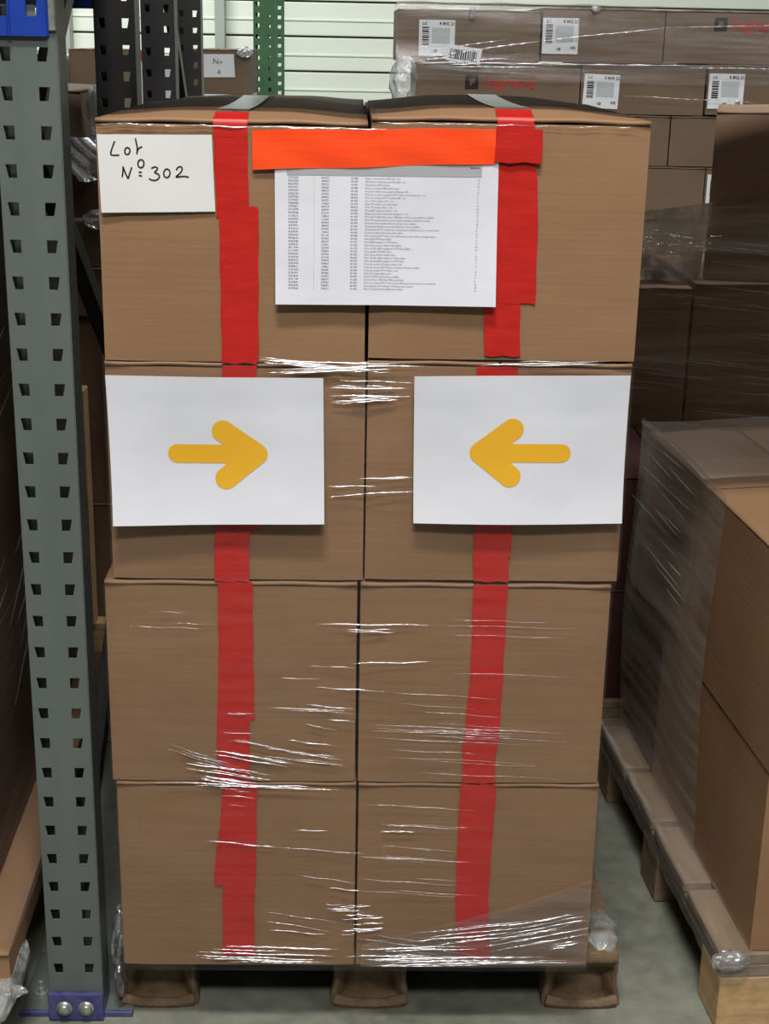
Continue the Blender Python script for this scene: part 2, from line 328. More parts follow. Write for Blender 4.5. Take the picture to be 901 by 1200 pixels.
# ------------------------------------------------------------------ pressed-board pallet
pp = thing('pallet', (0, 0, 0), 'pressed-board pallet with cup feet under the tall taped carton stack', 'pallet')
bm = bmesh.new(); bx(bm, -.375, .425, .035, 1.16, .100, .120, .007, 2); bx(bm, -.375, .425, .05, .06, .085, .104, .002); bx(bm, .41, .425, .05, 1.15, .088, .104, .003)
fin('deck', bm, PRESS, pp)
def cup():
    bm = bmesh.new(); W, D, H = .054, .05, .103
    # recessed convex middle
    grid(bm, lambda u, v: Vector((-W*.72+1.44*W*u, -.022-.012*math.sin(math.pi*u)+.006*v, .004+(H-.004)*v)), 12, 6)
    # side flanges, flaring and rough
    for s in (-1, 1):
        grid(bm, lambda u, v, s=s: Vector((s*(W*(.70+.34*u)+.006*(1-v)*u+.002*math.sin(9*v+u)), -.02-.03*math.sin(u*math.pi/2)*(.75+.25*(1-v)), .002+(H-.002)*v)), 4, 8)
        grid(bm, lambda u, v, s=s: Vector((s*(W*1.04+.006*(1-v)-.004*u+.002*math.sin(9*v+1)), -.05*(.75+.25*(1-v))+.1*u, .002+(H-.002)*v)), 6, 8)
    # bottom lip
    pts = [(-W*1.08+2.16*W*i/16, -.052-.004*math.sin(math.pi*i/16), .007+.005*abs(i/8-1)**3+.0008*math.sin(i*3)) for i in range(17)]
    tube(bm, pts, [.0065+.0018*abs(i/8-1)**2 for i in range(17)], 8)
    bx(bm, -W*1.02, W*1.02, -.05, .045, .0015, .008, .002)
    grid(bm, lambda u, v: Vector((-W+2*W*u, .048, .004+(H-.004)*v)), 4, 4)
    return bm
cm = None
for fx in (-.325, .022, .372):
    for fy in (.115, .60, 1.10):
        if cm is None:
            o = fin('foot', cup(), PRESS, pp); cm = o.data; solid(o, .003)
        else:
            o = bpy.data.objects.new('foot', cm); COL.objects.link(o); o.parent = pp; solid(o, .003)
        o.location = (fx, fy, 0)
# ------------------------------------------------------------------ tape
def strip_piece(parent, pts, y, m, lift=0, label=None):
    """pts: list of (xl, xr, z) from top to bottom on the stack front"""
    bm = bmesh.new(); n = 6; fine = []
    for (a, b, c), (d, e, f) in zip(pts, pts[1:]):
        k = max(2, int(abs(c-f)/.02))
        for i in range(k): t = i/k; fine.append((a+(d-a)*t, b+(e-b)*t, c+(f-c)*t))
    fine.append(pts[-1])
    ph = random.random()*6
    rows = [[bm.verts.new(Vector((xl+(xr-xl)*j/n+.0006*math.sin(z*90+ph), y-.0003*math.sin(j*2+z*70+ph), z+.001*math.sin(j*1.7+ph)*(1 if q in (0, len(fine)-1) else 0)))) for j in range(n+1)] for q, (xl, xr, z) in enumerate(fine)]
    for r0, r1 in zip(rows, rows[1:]):
        for j in range(n): bm.faces.new((r0[j], r0[j+1], r1[j+1], r1[j]))
    o = fin('tape_piece', bm, m, parent, True) 
    if label: o['label'] = label
    return o
def over_top(parent, xl, xr, zt, m, y0, y1, name, yf=-.0045):
    """tape folded over the front top edge and along the flap seam"""
    bm = bmesh.new(); prof = [(yf, zt-.03), (yf, zt-.014), (yf+.001, zt-.009), (yf+.003, zt-.0065)] if y0 < 0 else []
    k = 24
    for i in range(k+1):
        t = i/k; Y = max(y0, 0)+(y1-max(y0, 0))*t; v = Y/.56
        q = min(1, Y/.055); prof.append((Y+.002, zt-.0075+(.0112)*(.12+.88*q*q*(3-2*q))*(1-.25*math.sin(math.pi*v))))
    rows = [[bm.verts.new(Vector((xl+(xr-xl)*j/5, a, b))) for j in range(6)] for a, b in prof]
    for r0, r1 in zip(rows, rows[1:]):
        for j in range(5): bm.faces.new((r0[j], r0[j+1], r1[j+1], r1[j]))
    return fin(name, bm, m, parent, True)
T = -.0042
tl = thing('tape_strip', (-.18, 0, 1.43), 'red vertical tape run on the left column, passing behind the right-pointing arrow sheet', 'tape')
tl.location = (0, 0, 0)
strip_piece(tl, [(-.206, -.161, 1.41), (-.203, -.160, 1.29)], T, RED)
strip_piece(tl, [(-.200, -.147, 1.306), (-.199, -.149, 1.10), (-.199, -.151, 1.093)], T-.0006, RED)
strip_piece(tl, [(-.199, -.152, 1.090), (-.200, -.153, 1.06), (-.205, -.154, .95), (-.212, -.146, .865), (-.212, -.146, .850)], T, RED)
strip_piece(tl, [(-.213, -.163, .853), (-.215, -.165, .772)], T-.0006, RED)
strip_piece(tl, [(-.2105, -.160, .7713), (-.211, -.1595, .65), (-.2145, -.1585, .552)], T, RED)
strip_piece(tl, [(-.215, -.166, .560), (-.217, -.167, .448)], T-.0005, RED)
strip_piece(tl, [(-.208, -.156, .4465), (-.211, -.157, .397), (-.2245, -.159, .285), (-.223, -.160, .268)], T, RED)
strip_piece(tl, [(-.211, -.161, .300), (-.212, -.163, .142)], T-.0006, RED)
over_top(tl, -.206, -.161, 1.425, RED, -.004, .035, 'tape_top')
over_top(tl, -.205, -.162, 1.4253, CLEAR, .03, .55, 'clear_tape')['label'] = 'clear tape along the top seam'
tr_ = thing('tape_strip', (0, 0, 0), 'red vertical tape run on the right column, passing behind the left-pointing arrow sheet', 'tape')
strip_piece(tr_, [(.167, .2155, 1.42), (.168, .221, 1.368), (.169, .227, 1.30), (.173, .229, 1.181)], T, RED)
strip_piece(tr_, [(.158, .207, 1.21), (.162, .2115, 1.108)], T+.0004, RED)
strip_piece(tr_, [(.153, .210, 1.093), (.153, .2105, 1.076), (.156, .2105, .95), (.158, .2125, .814)], T, RED)
strip_piece(tr_, [(.158, .2095, .818), (.160, .210, .776)], T-.0005, RED)
strip_piece(tr_, [(.1595, .210, .7713), (.1605, .2095, .66), (.159, .209, .60), (.154, .208, .52), (.152, .2045, .498)], T, RED)
strip_piece(tr_, [(.154, .203, .505), (.155, .2045, .449)], T-.0005, RED)
strip_piece(tr_, [(.152, .2075, .4465), (.151, .205, .36), (.151, .203, .25), (.158, .209, .126)], T, RED)
over_top(tr_, .167, .2155, 1.4338, RED, -.004, .04, 'tape_top')
over_top(tr_, .168, .2145, 1.434, CLEAR, .035, .55, 'clear_tape')['label'] = 'clear tape along the top seam'
th_ = thing('tape_strip', (0, 0, 0), 'bright orange horizontal tape holding the top edge of the printed list', 'tape')
bm = bmesh.new()
def ht(u, v):
    x = -.1545+.3205*u; zt = 1.4045+.0075*u; zb = 1.3535+.0135*u
    return Vector((x, -.0078-.0012*math.exp(-((x-.02)/.12)**2)*math.sin(math.pi*min(1, v*1.2))-.0006*math.sin(17*u+5*v), zb+(zt-zb)*v+.0008*math.sin(11*u)))
grid(bm, ht, 40, 8); o = fin('tape_piece', bm, ORANGE, th_, True)
strip_piece(th_, [(.165, .2265, 1.4125), (.165, .2275, 1.369)], -.0098, RED)['label'] = 'darker overlapping tape end'

# ------------------------------------------------------------------ papers
def sheet(name, c, yfn, m, parent, nu=24, nv=24):
    """c: corners TL, TR, BR, BL as (x, z)"""
    bm = bmesh.new()
    def f(u, v):
        a = Vector(c[0]).lerp(Vector(c[1]), u); b = Vector(c[3]).lerp(Vector(c[2]), u); p = a.lerp(b, v)
        return Vector((p.x, yfn(p.x, p.y), p.y))
    grid(bm, f, nu, nv); return fin(name, bm, m, parent, True)
lot = thing('handwritten_card', (0, 0, 0), 'white card with handwritten lot number on the top left carton', 'sign')
yl = lambda x, z: -.0062-.0012*math.sin((x+.36)*18)
sheet('card', [(-.3575, 1.3955), (-.2075, 1.3975), (-.2045, 1.2985), (-.3555, 1.2945)], yl, CREAM, lot, 12, 8)
def hx(x, y): 
    u = 105+x/5.63; v = 145+y/5.63
    return (-.3575+(u-114.5)*.001115+(v-158)*.00002, 1.3960-(v-158)*.00109)
def ell(cx, cy, rx, ry, a0=-100, a1=265, tilt=.2):
    r = []
    for i in range(21):
        a = math.radians(a0+(a1-a0)*i/20); X, Y = rx*math.cos(a), ry*math.sin(a); r.append((cx+X*math.cos(tilt)-Y*math.sin(tilt), cy+X*math.sin(tilt)+Y*math.cos(tilt)))
    return r
def smooth(p, it=2):
    for _ in range(it):
        q = [p[0]]
        for a, b in zip(p, p[1:]): q += [(a[0]*.75+b[0]*.25, a[1]*.75+b[1]*.25), (a[0]*.25+b[0]*.75, a[1]*.25+b[1]*.75)]
        p = q+[p[-1]]
    return p
strokes = {'letter': [smooth([(170, 118), (152, 160), (138, 198), (142, 211), (165, 212), (195, 209)]), ell(250, 182, 17, 23), smooth([(307, 96), (313, 130), (318, 160), (312, 202)]), smooth([(316, 182), (325, 162), (350, 151)]),
                      smooth([(216, 284), (214, 320), (206, 356)]), smooth([(216, 286), (230, 330), (246, 366)], 1), smooth([(246, 366), (258, 330), (274, 288)], 1)],
           'digit': [ell(336, 264, 20, 27), [(318, 320), (340, 322)], [(317, 342), (340, 346)], smooth([(403, 294), (420, 284), (442, 285), (444, 302), (418, 322), (446, 328), (458, 348), (440, 370), (410, 375), (383, 362)]),
                     ell(505, 325, 21, 29), smooth([(568, 304), (578, 284), (600, 276), (610, 292), (598, 320), (556, 352), (590, 346), (620, 342), (650, 348)])]}
bm = bmesh.new()
for L_ in strokes.values():
    for st in L_:
        pts = [hx(*p) for p in st]; W = .00098
        L3 = []
        for i, (x, z) in enumerate(pts):
            a = pts[max(0, i-1)]; b = pts[min(len(pts)-1, i+1)]; d = Vector((b[0]-a[0], b[1]-a[1])); d = d.normalized() if d.length > 0 else Vector((1, 0)); n = Vector((-d.y, d.x))*W
            L3.append((bm.verts.new(Vector((x+n.x, yl(x, z)-.0004, z+n.y))), bm.verts.new(Vector((x-n.x, yl(x, z)-.0004, z-n.y)))))
        for a, b in zip(L3, L3[1:]): bm.faces.new((a[0], a[1], b[1], b[0]))
fin('handwriting', bm, INK, lot)
# printed list
li = thing('printed_list', (0, 0, 0), 'white printed packing list hanging from the orange tape on the top right carton', 'sheet')
yli = lambda x, z: -.0060-.012*max(0, (1.36-z)/.18)**2*(.5+.5*abs((x-.02)/.15))-.0006*math.sin((x+.1)*14)
sheet('paper', [(-.1255, 1.372), (.1705, 1.3785), (.1735, 1.1785), (-.1245, 1.1775)], yli, PAPER, li)
off = lambda x, z: yli(x, z)-.0004
bm = bmesh.new(); grid(bm, lambda u, v: Vector(((lambda x, z: (x, off(x, z), z))(-.109+.258*u, 1.3478+.0012*u+.013*v+.0025*u*v))), 20, 2); fin('table_header', bm, HEADGREY, li)
words = ['Plaque 1 poste blanc 080 251 - lot', 'Enjoliveur double vertical 080 252 - lot', 'Mecanisme VMC simple', 'Prise de courant affleurante blanc', 'Poussoir simple avec voyant lumineux 080', 'Prise de courant complete 2P+T faible encombrement - lot', 'Prise de courant 2P+T surface 080 - lot', 'Va et vient simple 10A - lot', 'Prise TV simple a vis blanc satin', 'Prise TV double blanc - lot', 'Prise RJ45 telephone blanc - lot', 'Plaque 2 postes horizontal entraxe 71 - lot',
         'Prise 2P+T affleurante avec USB type C blanc pour tableau et griffes', 'Prise TV etoilee blindee pour reseau et plaque de finition simple', 'Detecteur de mouvement sans neutre avec voyant', 'Commande double va et vient 080 pour cloison griffes', 'Commande 2P+T a volets de courant avec obturateur pour cloison blanc', 'Sortie de cable blanc avec serre cable', 'Prise courant 2P+T avec terre affleurante composable montage rapide', 'Prise RJ45 STP blanc faible', 'Prise RJ45 categorie 6 FTP blanc', 'Prise haut parleur simple blanc faible', 'Prise double RJ45 categorie 6 STP blanc faible', 'Prise double TV SAT blanc', 'Prise haut parleur double blanc', 'Prise double RJ45 categorie 6 blanc faible', 'Prise double RJ45 categorie 6 FTP blanc', 'Prise de courant 2P blanc simple 10A', 'Prise de courant 2P+T blanc complete 16A blanc faible', 'Prise de courant 2P+T blanc a vis', 'Prise TV simple blanc a vis', 'Prise TV SAT simple blanc a griffes', 'Double Prise USB blanc affleurant faible', 'Prise de courant 2P+T avec volets 080 pour cloison maison et collectif', 'Interrupteur automatique 2 fils blanc avec neutre', 'Prise TV simple blanc affleurante faible']
rows = len(words); z0r, dz = 1.3440, .00416
rng = random.Random(3)
bm = bmesh.new()
def addtext(body, x, z, size, **k):
    me = text_mesh(body, size, **k)
    for v in me.vertices: X, Z = x+v.co.x, z+v.co.y; v.co = Vector((X, off(X, Z), Z))
    bm.from_mesh(me); bpy.data.meshes.remove(me)
for i, wd in enumerate(words):
    z = z0r-i*dz; dr = -.0004*i/36
    addtext('%08d' % rng.randint(30000000, 39999999), -.1075, z, .0034, bold=.00003)
    addtext('|', -.0735, z, .003)
    addtext('%06d' % rng.randint(180000, 489999), -.0635, z, .0034, bold=.00003)
    addtext('%s 020' % rng.choice(('09', '06', '08')), -.0245, z, .0034, bold=.00003)
    addtext(wd[:74], -.0055, z, .00335)
    addtext(str(rng.randint(1, 28)), .1435, z, .003)
fin('list_print', bm, GREYINK, li)
put_text('header_text', 'Quantite', .133, 0, 1.3600, .0035, INK, li, fn=lambda x, z: off(x, z)-.0002, bold=.00006)
# arrow sheets
def arrow_sheet(c, yfn, shaft, tips, apex, r, label):
    t = thing('arrow_sheet', (0, 0, 0), label, 'sign')
    sheet('paper', c, yfn, PAPER, t, 30, 30)
    bm = bmesh.new()
    def cap(a, b, r, lay):
        a, b = Vector(a), Vector(b); d = (b-a).normalized(); n = Vector((-d.y, d.x)); prof = []
        K = 8
        for i in range(K+1): th = math.pi/2*(1-i/K); prof.append((-r*math.sin(th), r*math.cos(th)))
        for i in range(1, 20): prof.append(((b-a).length*i/20, r))
        for i in range(K+1): th = math.pi/2*i/K; prof.append(((b-a).length+r*math.sin(th), r*math.cos(th)))
        rr = []
        for s, hw in prof:
            row = []
            for q in (-1, -.5, 0, .5, 1):
                p = a+d*s+n*hw*q; row.append(bm.verts.new(Vector((p.x, yfn(p.x, p.y)-.0005-lay*.00004, p.y))))
            rr.append(row)
        for r0, r1 in zip(rr, rr[1:]):
            for j in range(4): bm.faces.new((r0[j], r0[j+1], r1[j+1], r1[j]))
    cap(shaft[0], shaft[1], r*.86, 0); cap(tips[0], apex, r, 1); cap(tips[1], apex, r, 2)
    # web filling the inner corner of the head
    vs = [(tips[0][0]*.35+apex[0]*.65, tips[0][1]*.35+apex[1]*.65), apex, (tips[1][0]*.35+apex[0]*.65, tips[1][1]*.35+apex[1]*.65)]
    bmesh.ops.remove_doubles(bm, verts=bm.verts, dist=1e-6)
    fin('arrow_print', bm, YELLOW, t); return t
yaL = lambda x, z: -.0120-.012*max(0, (.98-z)/.11)**2-.0025*max(0, (z-1.03)/.05)+.0018*math.sin(x*22)*math.sin(z*16)
yaR = lambda x, z: -.0120-.013*max(0, (.99-z)/.12)**2*(.6+.4*math.sin((x-.06)*10))-.0025*max(0, (z-1.03)/.05)+.0018*math.sin(x*19+1)*math.sin(z*15)
e1, e2 = .0148, .0155
arrow_sheet([(-.3585, 1.0755), (-.0595, 1.0755), (-.0565, .868), (-.3535, .862)], yaL, ((-.262, .9655), (-.157, .9655)), ((-.1985, .9985), (-.1945, .9305)), (-.152, .966), e2, 'white sheet with an ochre arrow pointing right, on the left carton')
arrow_sheet([(.066, 1.0805), (.3645, 1.0860), (.3665, .872), (.0695, .869)], yaR, ((.275, .9725), (.175, .9725)), ((.205, 1.0065), (.2035, .939)), (.1615, .9725), e2, 'white sheet with an ochre arrow pointing left, on the right carton')
#==FILM==
# ------------------------------------------------------------------ stretch film round the stack
CREASES = [
(-0.113, 1.0937, -0.011, 1.0841, 1.07), (-0.146, 1.0996, -0.02, 1.088, 1.02), (-0.144, 1.0994, -0.02, 1.0897, 0.97), (-0.146, 1.102, -0.048, 1.0944, 1.16), (-0.141, 1.096, -0.028, 1.0875, 1.01),
(-0.141, 1.08, -0.047, 1.0856, 0.97), (-0.119, 1.0853, 0.08, 1.0945, 1.16), (-0.128, 1.0801, 0.034, 1.0881, 1.42), (-0.13, 1.0842, 0.058, 1.0948, 0.93), (-0.099, 1.084, -0.013, 1.0897, 1.25),
(-0.109, 1.082, 0.011, 1.0883, 1.03), (-0.038, 1.096, 0.034, 1.0944, 0.71), (-0.046, 1.0965, 0.043, 1.0953, 0.88), (-0.07, 1.0963, 0.009, 1.0966, 1.18), (-0.022, 1.0854, 0.032, 1.084, 0.87),
(-0.042, 1.0874, 0.022, 1.0879, 1.07), (-0.036, 1.0718, 0.061, 1.0702, 0.82), (-0.023, 1.0461, 0.043, 1.0461, 1.28), (-0.045, 1.0637, 0.035, 1.0641, 0.81), (-0.01, 1.0437, 0.044, 1.0442, 0.8),
(-0.051, 1.0612, 0.059, 1.0612, 1.1), (-0.047, 1.0607, 0.052, 1.0612, 1.27), (-0.02, 1.0484, 0.026, 1.049, 1.17), (-0.048, 1.05, 0.06, 1.0504, 1.01), (-0.023, 1.0434, 0.007, 1.045, 1.2),
(-0.043, 1.0412, 0.013, 1.044, 1.06), (-0.048, 1.0414, -0.006, 1.0443, 0.89), (-0.049, 1.0397, 0.013, 1.0427, 0.87), (-0.044, 1.0388, -0.017, 1.0392, 0.88), (0.175, 1.0978, 0.354, 1.1, 0.86),
(0.209, 1.1013, 0.334, 1.1031, 0.87), (0.155, 1.0957, 0.322, 1.0978, 0.79), (0.217, 1.1016, 0.298, 1.1024, 0.75), (0.166, 1.0969, 0.349, 1.0999, 0.82), (-0.052, 0.9034, 0.069, 0.913, 0.96),
(-0.052, 0.9186, 0.015, 0.9198, 0.94), (-0.011, 0.9296, 0.068, 0.9339, 0.7), (-0.005, 0.9301, 0.067, 0.9336, 0.95), (0.006, 0.931, 0.055, 0.9314, 0.52), (0.02, 0.9312, 0.058, 0.9314, 0.53),
(-0.066, 0.7085, 0.094, 0.7084, 1.01), (-0.024, 0.6973, 0.048, 0.6968, 0.87), (-0.022, 0.6999, 0.041, 0.7007, 1.03), (-0.015, 0.6466, 0.098, 0.6499, 0.86), (-0.068, 0.6075, 0.033, 0.6019, 0.91),
(-0.084, 0.5795, -0.011, 0.5726, 0.92), (-0.072, 0.544, -0.052, 0.5405, 0.76), (-0.083, 0.5471, -0.036, 0.538, 0.75), (-0.108, 0.5211, -0.05, 0.512, 1.11), (-0.088, 0.5181, -0.036, 0.5115, 0.77),
(-0.055, 0.556, -0.01, 0.552, 0.71), (-0.18, 0.518, -0.061, 0.494, 0.56), (-0.144, 0.5082, -0.089, 0.4986, 0.81), (-0.181, 0.5174, -0.068, 0.4964, 0.68), (-0.222, 0.4966, -0.109, 0.4761, 1.2),
(-0.164, 0.4914, -0.101, 0.4809, 1.03), (-0.221, 0.5032, -0.107, 0.4838, 0.91), (-0.21, 0.5013, -0.122, 0.4854, 1.34), (-0.258, 0.5012, -0.204, 0.4815, 0.76), (-0.289, 0.5141, -0.216, 0.4877, 0.59),
(-0.288, 0.5037, -0.183, 0.4681, 0.75), (-0.243, 0.4954, -0.179, 0.4739, 0.61), (-0.271, 0.5018, -0.193, 0.4757, 0.75), (-0.265, 0.4822, -0.165, 0.4648, 1.16), (-0.254, 0.4837, -0.13, 0.461, 0.91),
(-0.232, 0.471, -0.134, 0.4536, 1.16), (-0.242, 0.4695, -0.159, 0.4556, 0.85), (-0.265, 0.4739, -0.146, 0.4522, 0.92), (-0.207, 0.4488, -0.161, 0.4429, 1.13), (-0.226, 0.4568, -0.167, 0.4488, 1.19),
(-0.24, 0.4598, -0.169, 0.4479, 1.32), (-0.241, 0.4556, -0.177, 0.4444, 1.44), (-0.24, 0.4545, -0.174, 0.4452, 1.23), (-0.233, 0.4596, -0.155, 0.4482, 1.39), (-0.218, 0.4458, -0.076, 0.4429, 1.01),
(-0.31, 0.4486, -0.187, 0.4464, 0.73), (-0.251, 0.4433, -0.031, 0.4384, 0.92), (-0.238, 0.4458, -0.066, 0.4398, 0.89), (-0.094, 0.4987, -0.037, 0.4907, 0.57), (-0.145, 0.4937, -0.019, 0.4771, 0.59),
(-0.101, 0.4903, -0.028, 0.4814, 0.49), (-0.109, 0.5001, -0.027, 0.4883, 0.62), (-0.098, 0.5009, -0.039, 0.4939, 0.6), (-0.231, 0.3495, -0.119, 0.3372, 1.03), (-0.119, 0.3383, 0.006, 0.3278, 0.5),
(-0.1, 0.3681, -0.047, 0.3669, 0.54), (-0.09, 0.2889, -0.007, 0.2767, 0.81), (-0.047, 0.2679, 0.013, 0.2607, 0.93), (-0.051, 0.2306, 0.002, 0.2277, 0.74), (-0.034, 0.2338, 0.002, 0.2319, 0.69),
(-0.045, 0.2275, 0.009, 0.2242, 1.01), (-0.039, 0.2306, 0.004, 0.2272, 0.81), (-0.052, 0.2372, -0.025, 0.2369, 1.03), (-0.142, 0.223, -0.033, 0.2058, 0.56), (-0.143, 0.2075, -0.046, 0.1898, 0.91),
(-0.14, 0.192, -0.053, 0.1833, 0.67), (-0.026, 0.2108, 0.006, 0.2126, 1.14), (-0.022, 0.2176, 0.009, 0.2201, 0.84), (-0.015, 0.2346, 0.02, 0.2349, 0.88), (-0.026, 0.1904, 0.038, 0.1935, 1.17),
(-0.004, 0.2175, 0.026, 0.2184, 1.06), (-0.025, 0.2346, 0.007, 0.2369, 0.74), (-0.002, 0.2126, 0.04, 0.2152, 0.93), (-0.006, 0.1883, 0.031, 0.1911, 0.82), (-0.013, 0.1929, 0.04, 0.1956, 1.19),
(-0.03, 0.1829, -0.004, 0.1845, 0.72), (-0.007, 0.2018, 0.041, 0.2046, 0.75), (0.008, 0.2044, 0.036, 0.2044, 0.73), (-0.254, 0.1432, -0.127, 0.1406, 0.83), (-0.227, 0.1489, -0.076, 0.1456, 1.19),
(-0.188, 0.141, -0.07, 0.1372, 0.74), (-0.248, 0.1403, -0.111, 0.1346, 1.0), (-0.251, 0.1502, -0.036, 0.1434, 0.94), (-0.228, 0.1381, -0.054, 0.1319, 1.16), (-0.205, 0.1335, -0.068, 0.1301, 0.76),
(0.017, 0.1252, 0.208, 0.1284, 0.94), (0.019, 0.1353, 0.173, 0.14, 1.01), (0.031, 0.139, 0.276, 0.1437, 0.8), (0.058, 0.1337, 0.226, 0.1386, 1.0), (0.133, 0.1319, 0.325, 0.1348, 1.13),
(0.05, 0.1322, 0.332, 0.1373, 1.13), (0.035, 0.127, 0.356, 0.1347, 1.22), (0.022, 0.1387, 0.227, 0.1443, 0.91), (0.031, 0.139, 0.295, 0.1439, 1.08), (0.013, 0.1373, 0.147, 0.1407, 1.24),
(-0.212, 0.1603, -0.036, 0.1559, 0.7), (-0.226, 0.1562, -0.119, 0.1524, 0.85), (-0.164, 0.1598, -0.082, 0.157, 0.74), (-0.206, 0.1615, -0.031, 0.1575, 0.93), (0.011, 0.1573, 0.142, 0.159, 1.05),
(0.049, 0.1542, 0.188, 0.1581, 1.0), (-0.021, 0.1432, 0.105, 0.1471, 0.89), (0.048, 0.1592, 0.18, 0.1627, 0.75), (0.04, 0.16, 0.139, 0.1611, 0.74), (-0.001, 0.1435, 0.117, 0.1447, 1.01),
(0.033, 0.3669, 0.08, 0.3673, 0.95), (0.032, 0.3672, 0.057, 0.3672, 1.15), (0.054, 0.3665, 0.085, 0.3668, 1.13), (0.03, 0.3217, 0.172, 0.3137, 0.48), (-0.008, 0.3241, 0.13, 0.3155, 0.36),
(0.222, 0.1769, 0.313, 0.1963, 0.81), (0.206, 0.1522, 0.362, 0.1859, 0.93), (0.239, 0.1861, 0.351, 0.2105, 0.94), (0.207, 0.1925, 0.318, 0.2181, 0.79), (0.234, 0.1683, 0.351, 0.1946, 1.05),
(0.251, 0.2025, 0.338, 0.2208, 0.93), (0.21, 0.1642, 0.362, 0.1968, 0.96), (0.202, 0.1705, 0.321, 0.1956, 0.74), (0.201, 0.1761, 0.354, 0.2116, 0.81), (0.254, 0.1638, 0.332, 0.1798, 0.91),
(0.199, 0.1617, 0.297, 0.1832, 0.95), (0.258, 0.1973, 0.354, 0.2192, 0.75), (0.131, 0.1897, 0.289, 0.2095, 0.87), (0.076, 0.1702, 0.184, 0.183, 0.91), (0.092, 0.1767, 0.263, 0.1985, 0.92),
(0.1, 0.172, 0.218, 0.1856, 0.63), (0.085, 0.1715, 0.169, 0.1819, 0.63), (0.143, 0.1762, 0.247, 0.1889, 0.85), (0.137, 0.1695, 0.225, 0.1794, 0.69), (0.096, 0.1613, 0.283, 0.1862, 0.84),
(0.089, 0.1864, 0.274, 0.211, 0.62), (0.254, 0.1944, 0.302, 0.2077, 0.86), (0.267, 0.1912, 0.358, 0.2133, 0.93), (0.253, 0.1819, 0.358, 0.2097, 0.6), (0.258, 0.2037, 0.304, 0.2154, 0.83),
(0.245, 0.1995, 0.336, 0.2222, 0.71), (0.285, 0.2104, 0.334, 0.2223, 0.76), (0.305, 0.167, 0.352, 0.1733, 1.06), (0.302, 0.1576, 0.33, 0.1622, 1.07), (0.302, 0.1617, 0.348, 0.1687, 1.05),
(0.305, 0.1622, 0.348, 0.1691, 1.12), (0.004, 0.176, 0.125, 0.1575, 0.72), (0.032, 0.1817, 0.106, 0.1699, 0.83), (0.027, 0.1563, 0.15, 0.1378, 0.61), (0.001, 0.1657, 0.153, 0.1418, 0.5),
(0.045, 0.1706, 0.138, 0.1557, 0.51), (0.099, 0.1602, 0.188, 0.1459, 0.52), (0.112, 0.5504, 0.222, 0.5428, 0.25), (0.082, 0.5702, 0.205, 0.5615, 0.4), (0.049, 0.6002, 0.201, 0.5912, 0.38),
(0.089, 0.5422, 0.216, 0.5323, 0.31), (0.025, 0.5419, 0.222, 0.5293, 0.38), (0.098, 0.5297, 0.225, 0.5217, 0.32), (0.059, 0.5821, 0.168, 0.5742, 0.27), (0.094, 0.5387, 0.242, 0.5327, 0.4),
(0.02, 0.5473, 0.299, 0.5346, 0.41), (0.024, 0.5255, 0.252, 0.5147, 0.41), (0.049, 0.5053, 0.172, 0.5007, 0.38), (0.124, 0.5297, 0.311, 0.5217, 0.42), (0.017, 0.5382, 0.263, 0.5274, 0.31),
(0.081, 0.4886, 0.268, 0.4793, 0.29), (0.039, 0.4941, 0.263, 0.4838, 0.27), (0.099, 0.5449, 0.305, 0.5355, 0.32), (0.087, 0.4671, 0.299, 0.4592, 0.33), (-0.12, 0.6219, -0.064, 0.6207, 0.3),
(-0.117, 0.5736, -0.025, 0.5697, 0.34), (-0.12, 0.5716, -0.007, 0.5651, 0.3), (-0.078, 0.6422, -0.011, 0.6393, 0.37), (-0.136, 0.5745, -0.038, 0.5705, 0.34), (-0.339, 0.7027, -0.239, 0.6995, 0.29),
(-0.311, 0.7253, -0.254, 0.7245, 0.26), (-0.273, 0.7077, -0.22, 0.7065, 0.33), (0.136, 0.632, 0.309, 0.6281, 0.27), (0.136, 0.6938, 0.294, 0.6897, 0.28), (0.125, 0.7077, 0.316, 0.7052, 0.32),
(0.119, 0.7179, 0.268, 0.7141, 0.28), (0.001, 0.2831, 0.155, 0.2726, 0.37), (0.035, 0.3249, 0.162, 0.314, 0.26), (0.076, 0.3372, 0.148, 0.3332, 0.33), (0.049, 0.2635, 0.181, 0.2547, 0.36),
(0.004, 0.2627, 0.156, 0.2519, 0.3), (0.091, 0.2852, 0.157, 0.279, 0.33), (0.022, 0.3208, 0.102, 0.3134, 0.28), (0.038, 0.3417, 0.112, 0.3364, 0.35), (0.007, 0.4137, 0.137, 0.4064, 0.31),
(0.041, 0.3777, 0.15, 0.3725, 0.25), (0.036, 0.3785, 0.15, 0.3718, 0.31), (0.059, 0.38, 0.165, 0.3745, 0.23), (0.032, 0.3792, 0.122, 0.3747, 0.3), (0.05, 0.4123, 0.179, 0.4042, 0.26),
(-0.189, 0.5202, -0.168, 0.519, 0.36), (-0.206, 0.5328, -0.161, 0.53, 0.42), (-0.201, 0.563, -0.171, 0.5628, 0.53), (-0.189, 0.5643, -0.16, 0.5635, 0.4), (-0.203, 0.5179, -0.159, 0.5158, 0.38),
(-0.211, 0.4392, -0.177, 0.4359, 0.42), (-0.199, 0.4117, -0.175, 0.4082, 0.47), (-0.19, 0.4347, -0.166, 0.4325, 0.37), (-0.213, 0.4275, -0.161, 0.4234, 0.49)]
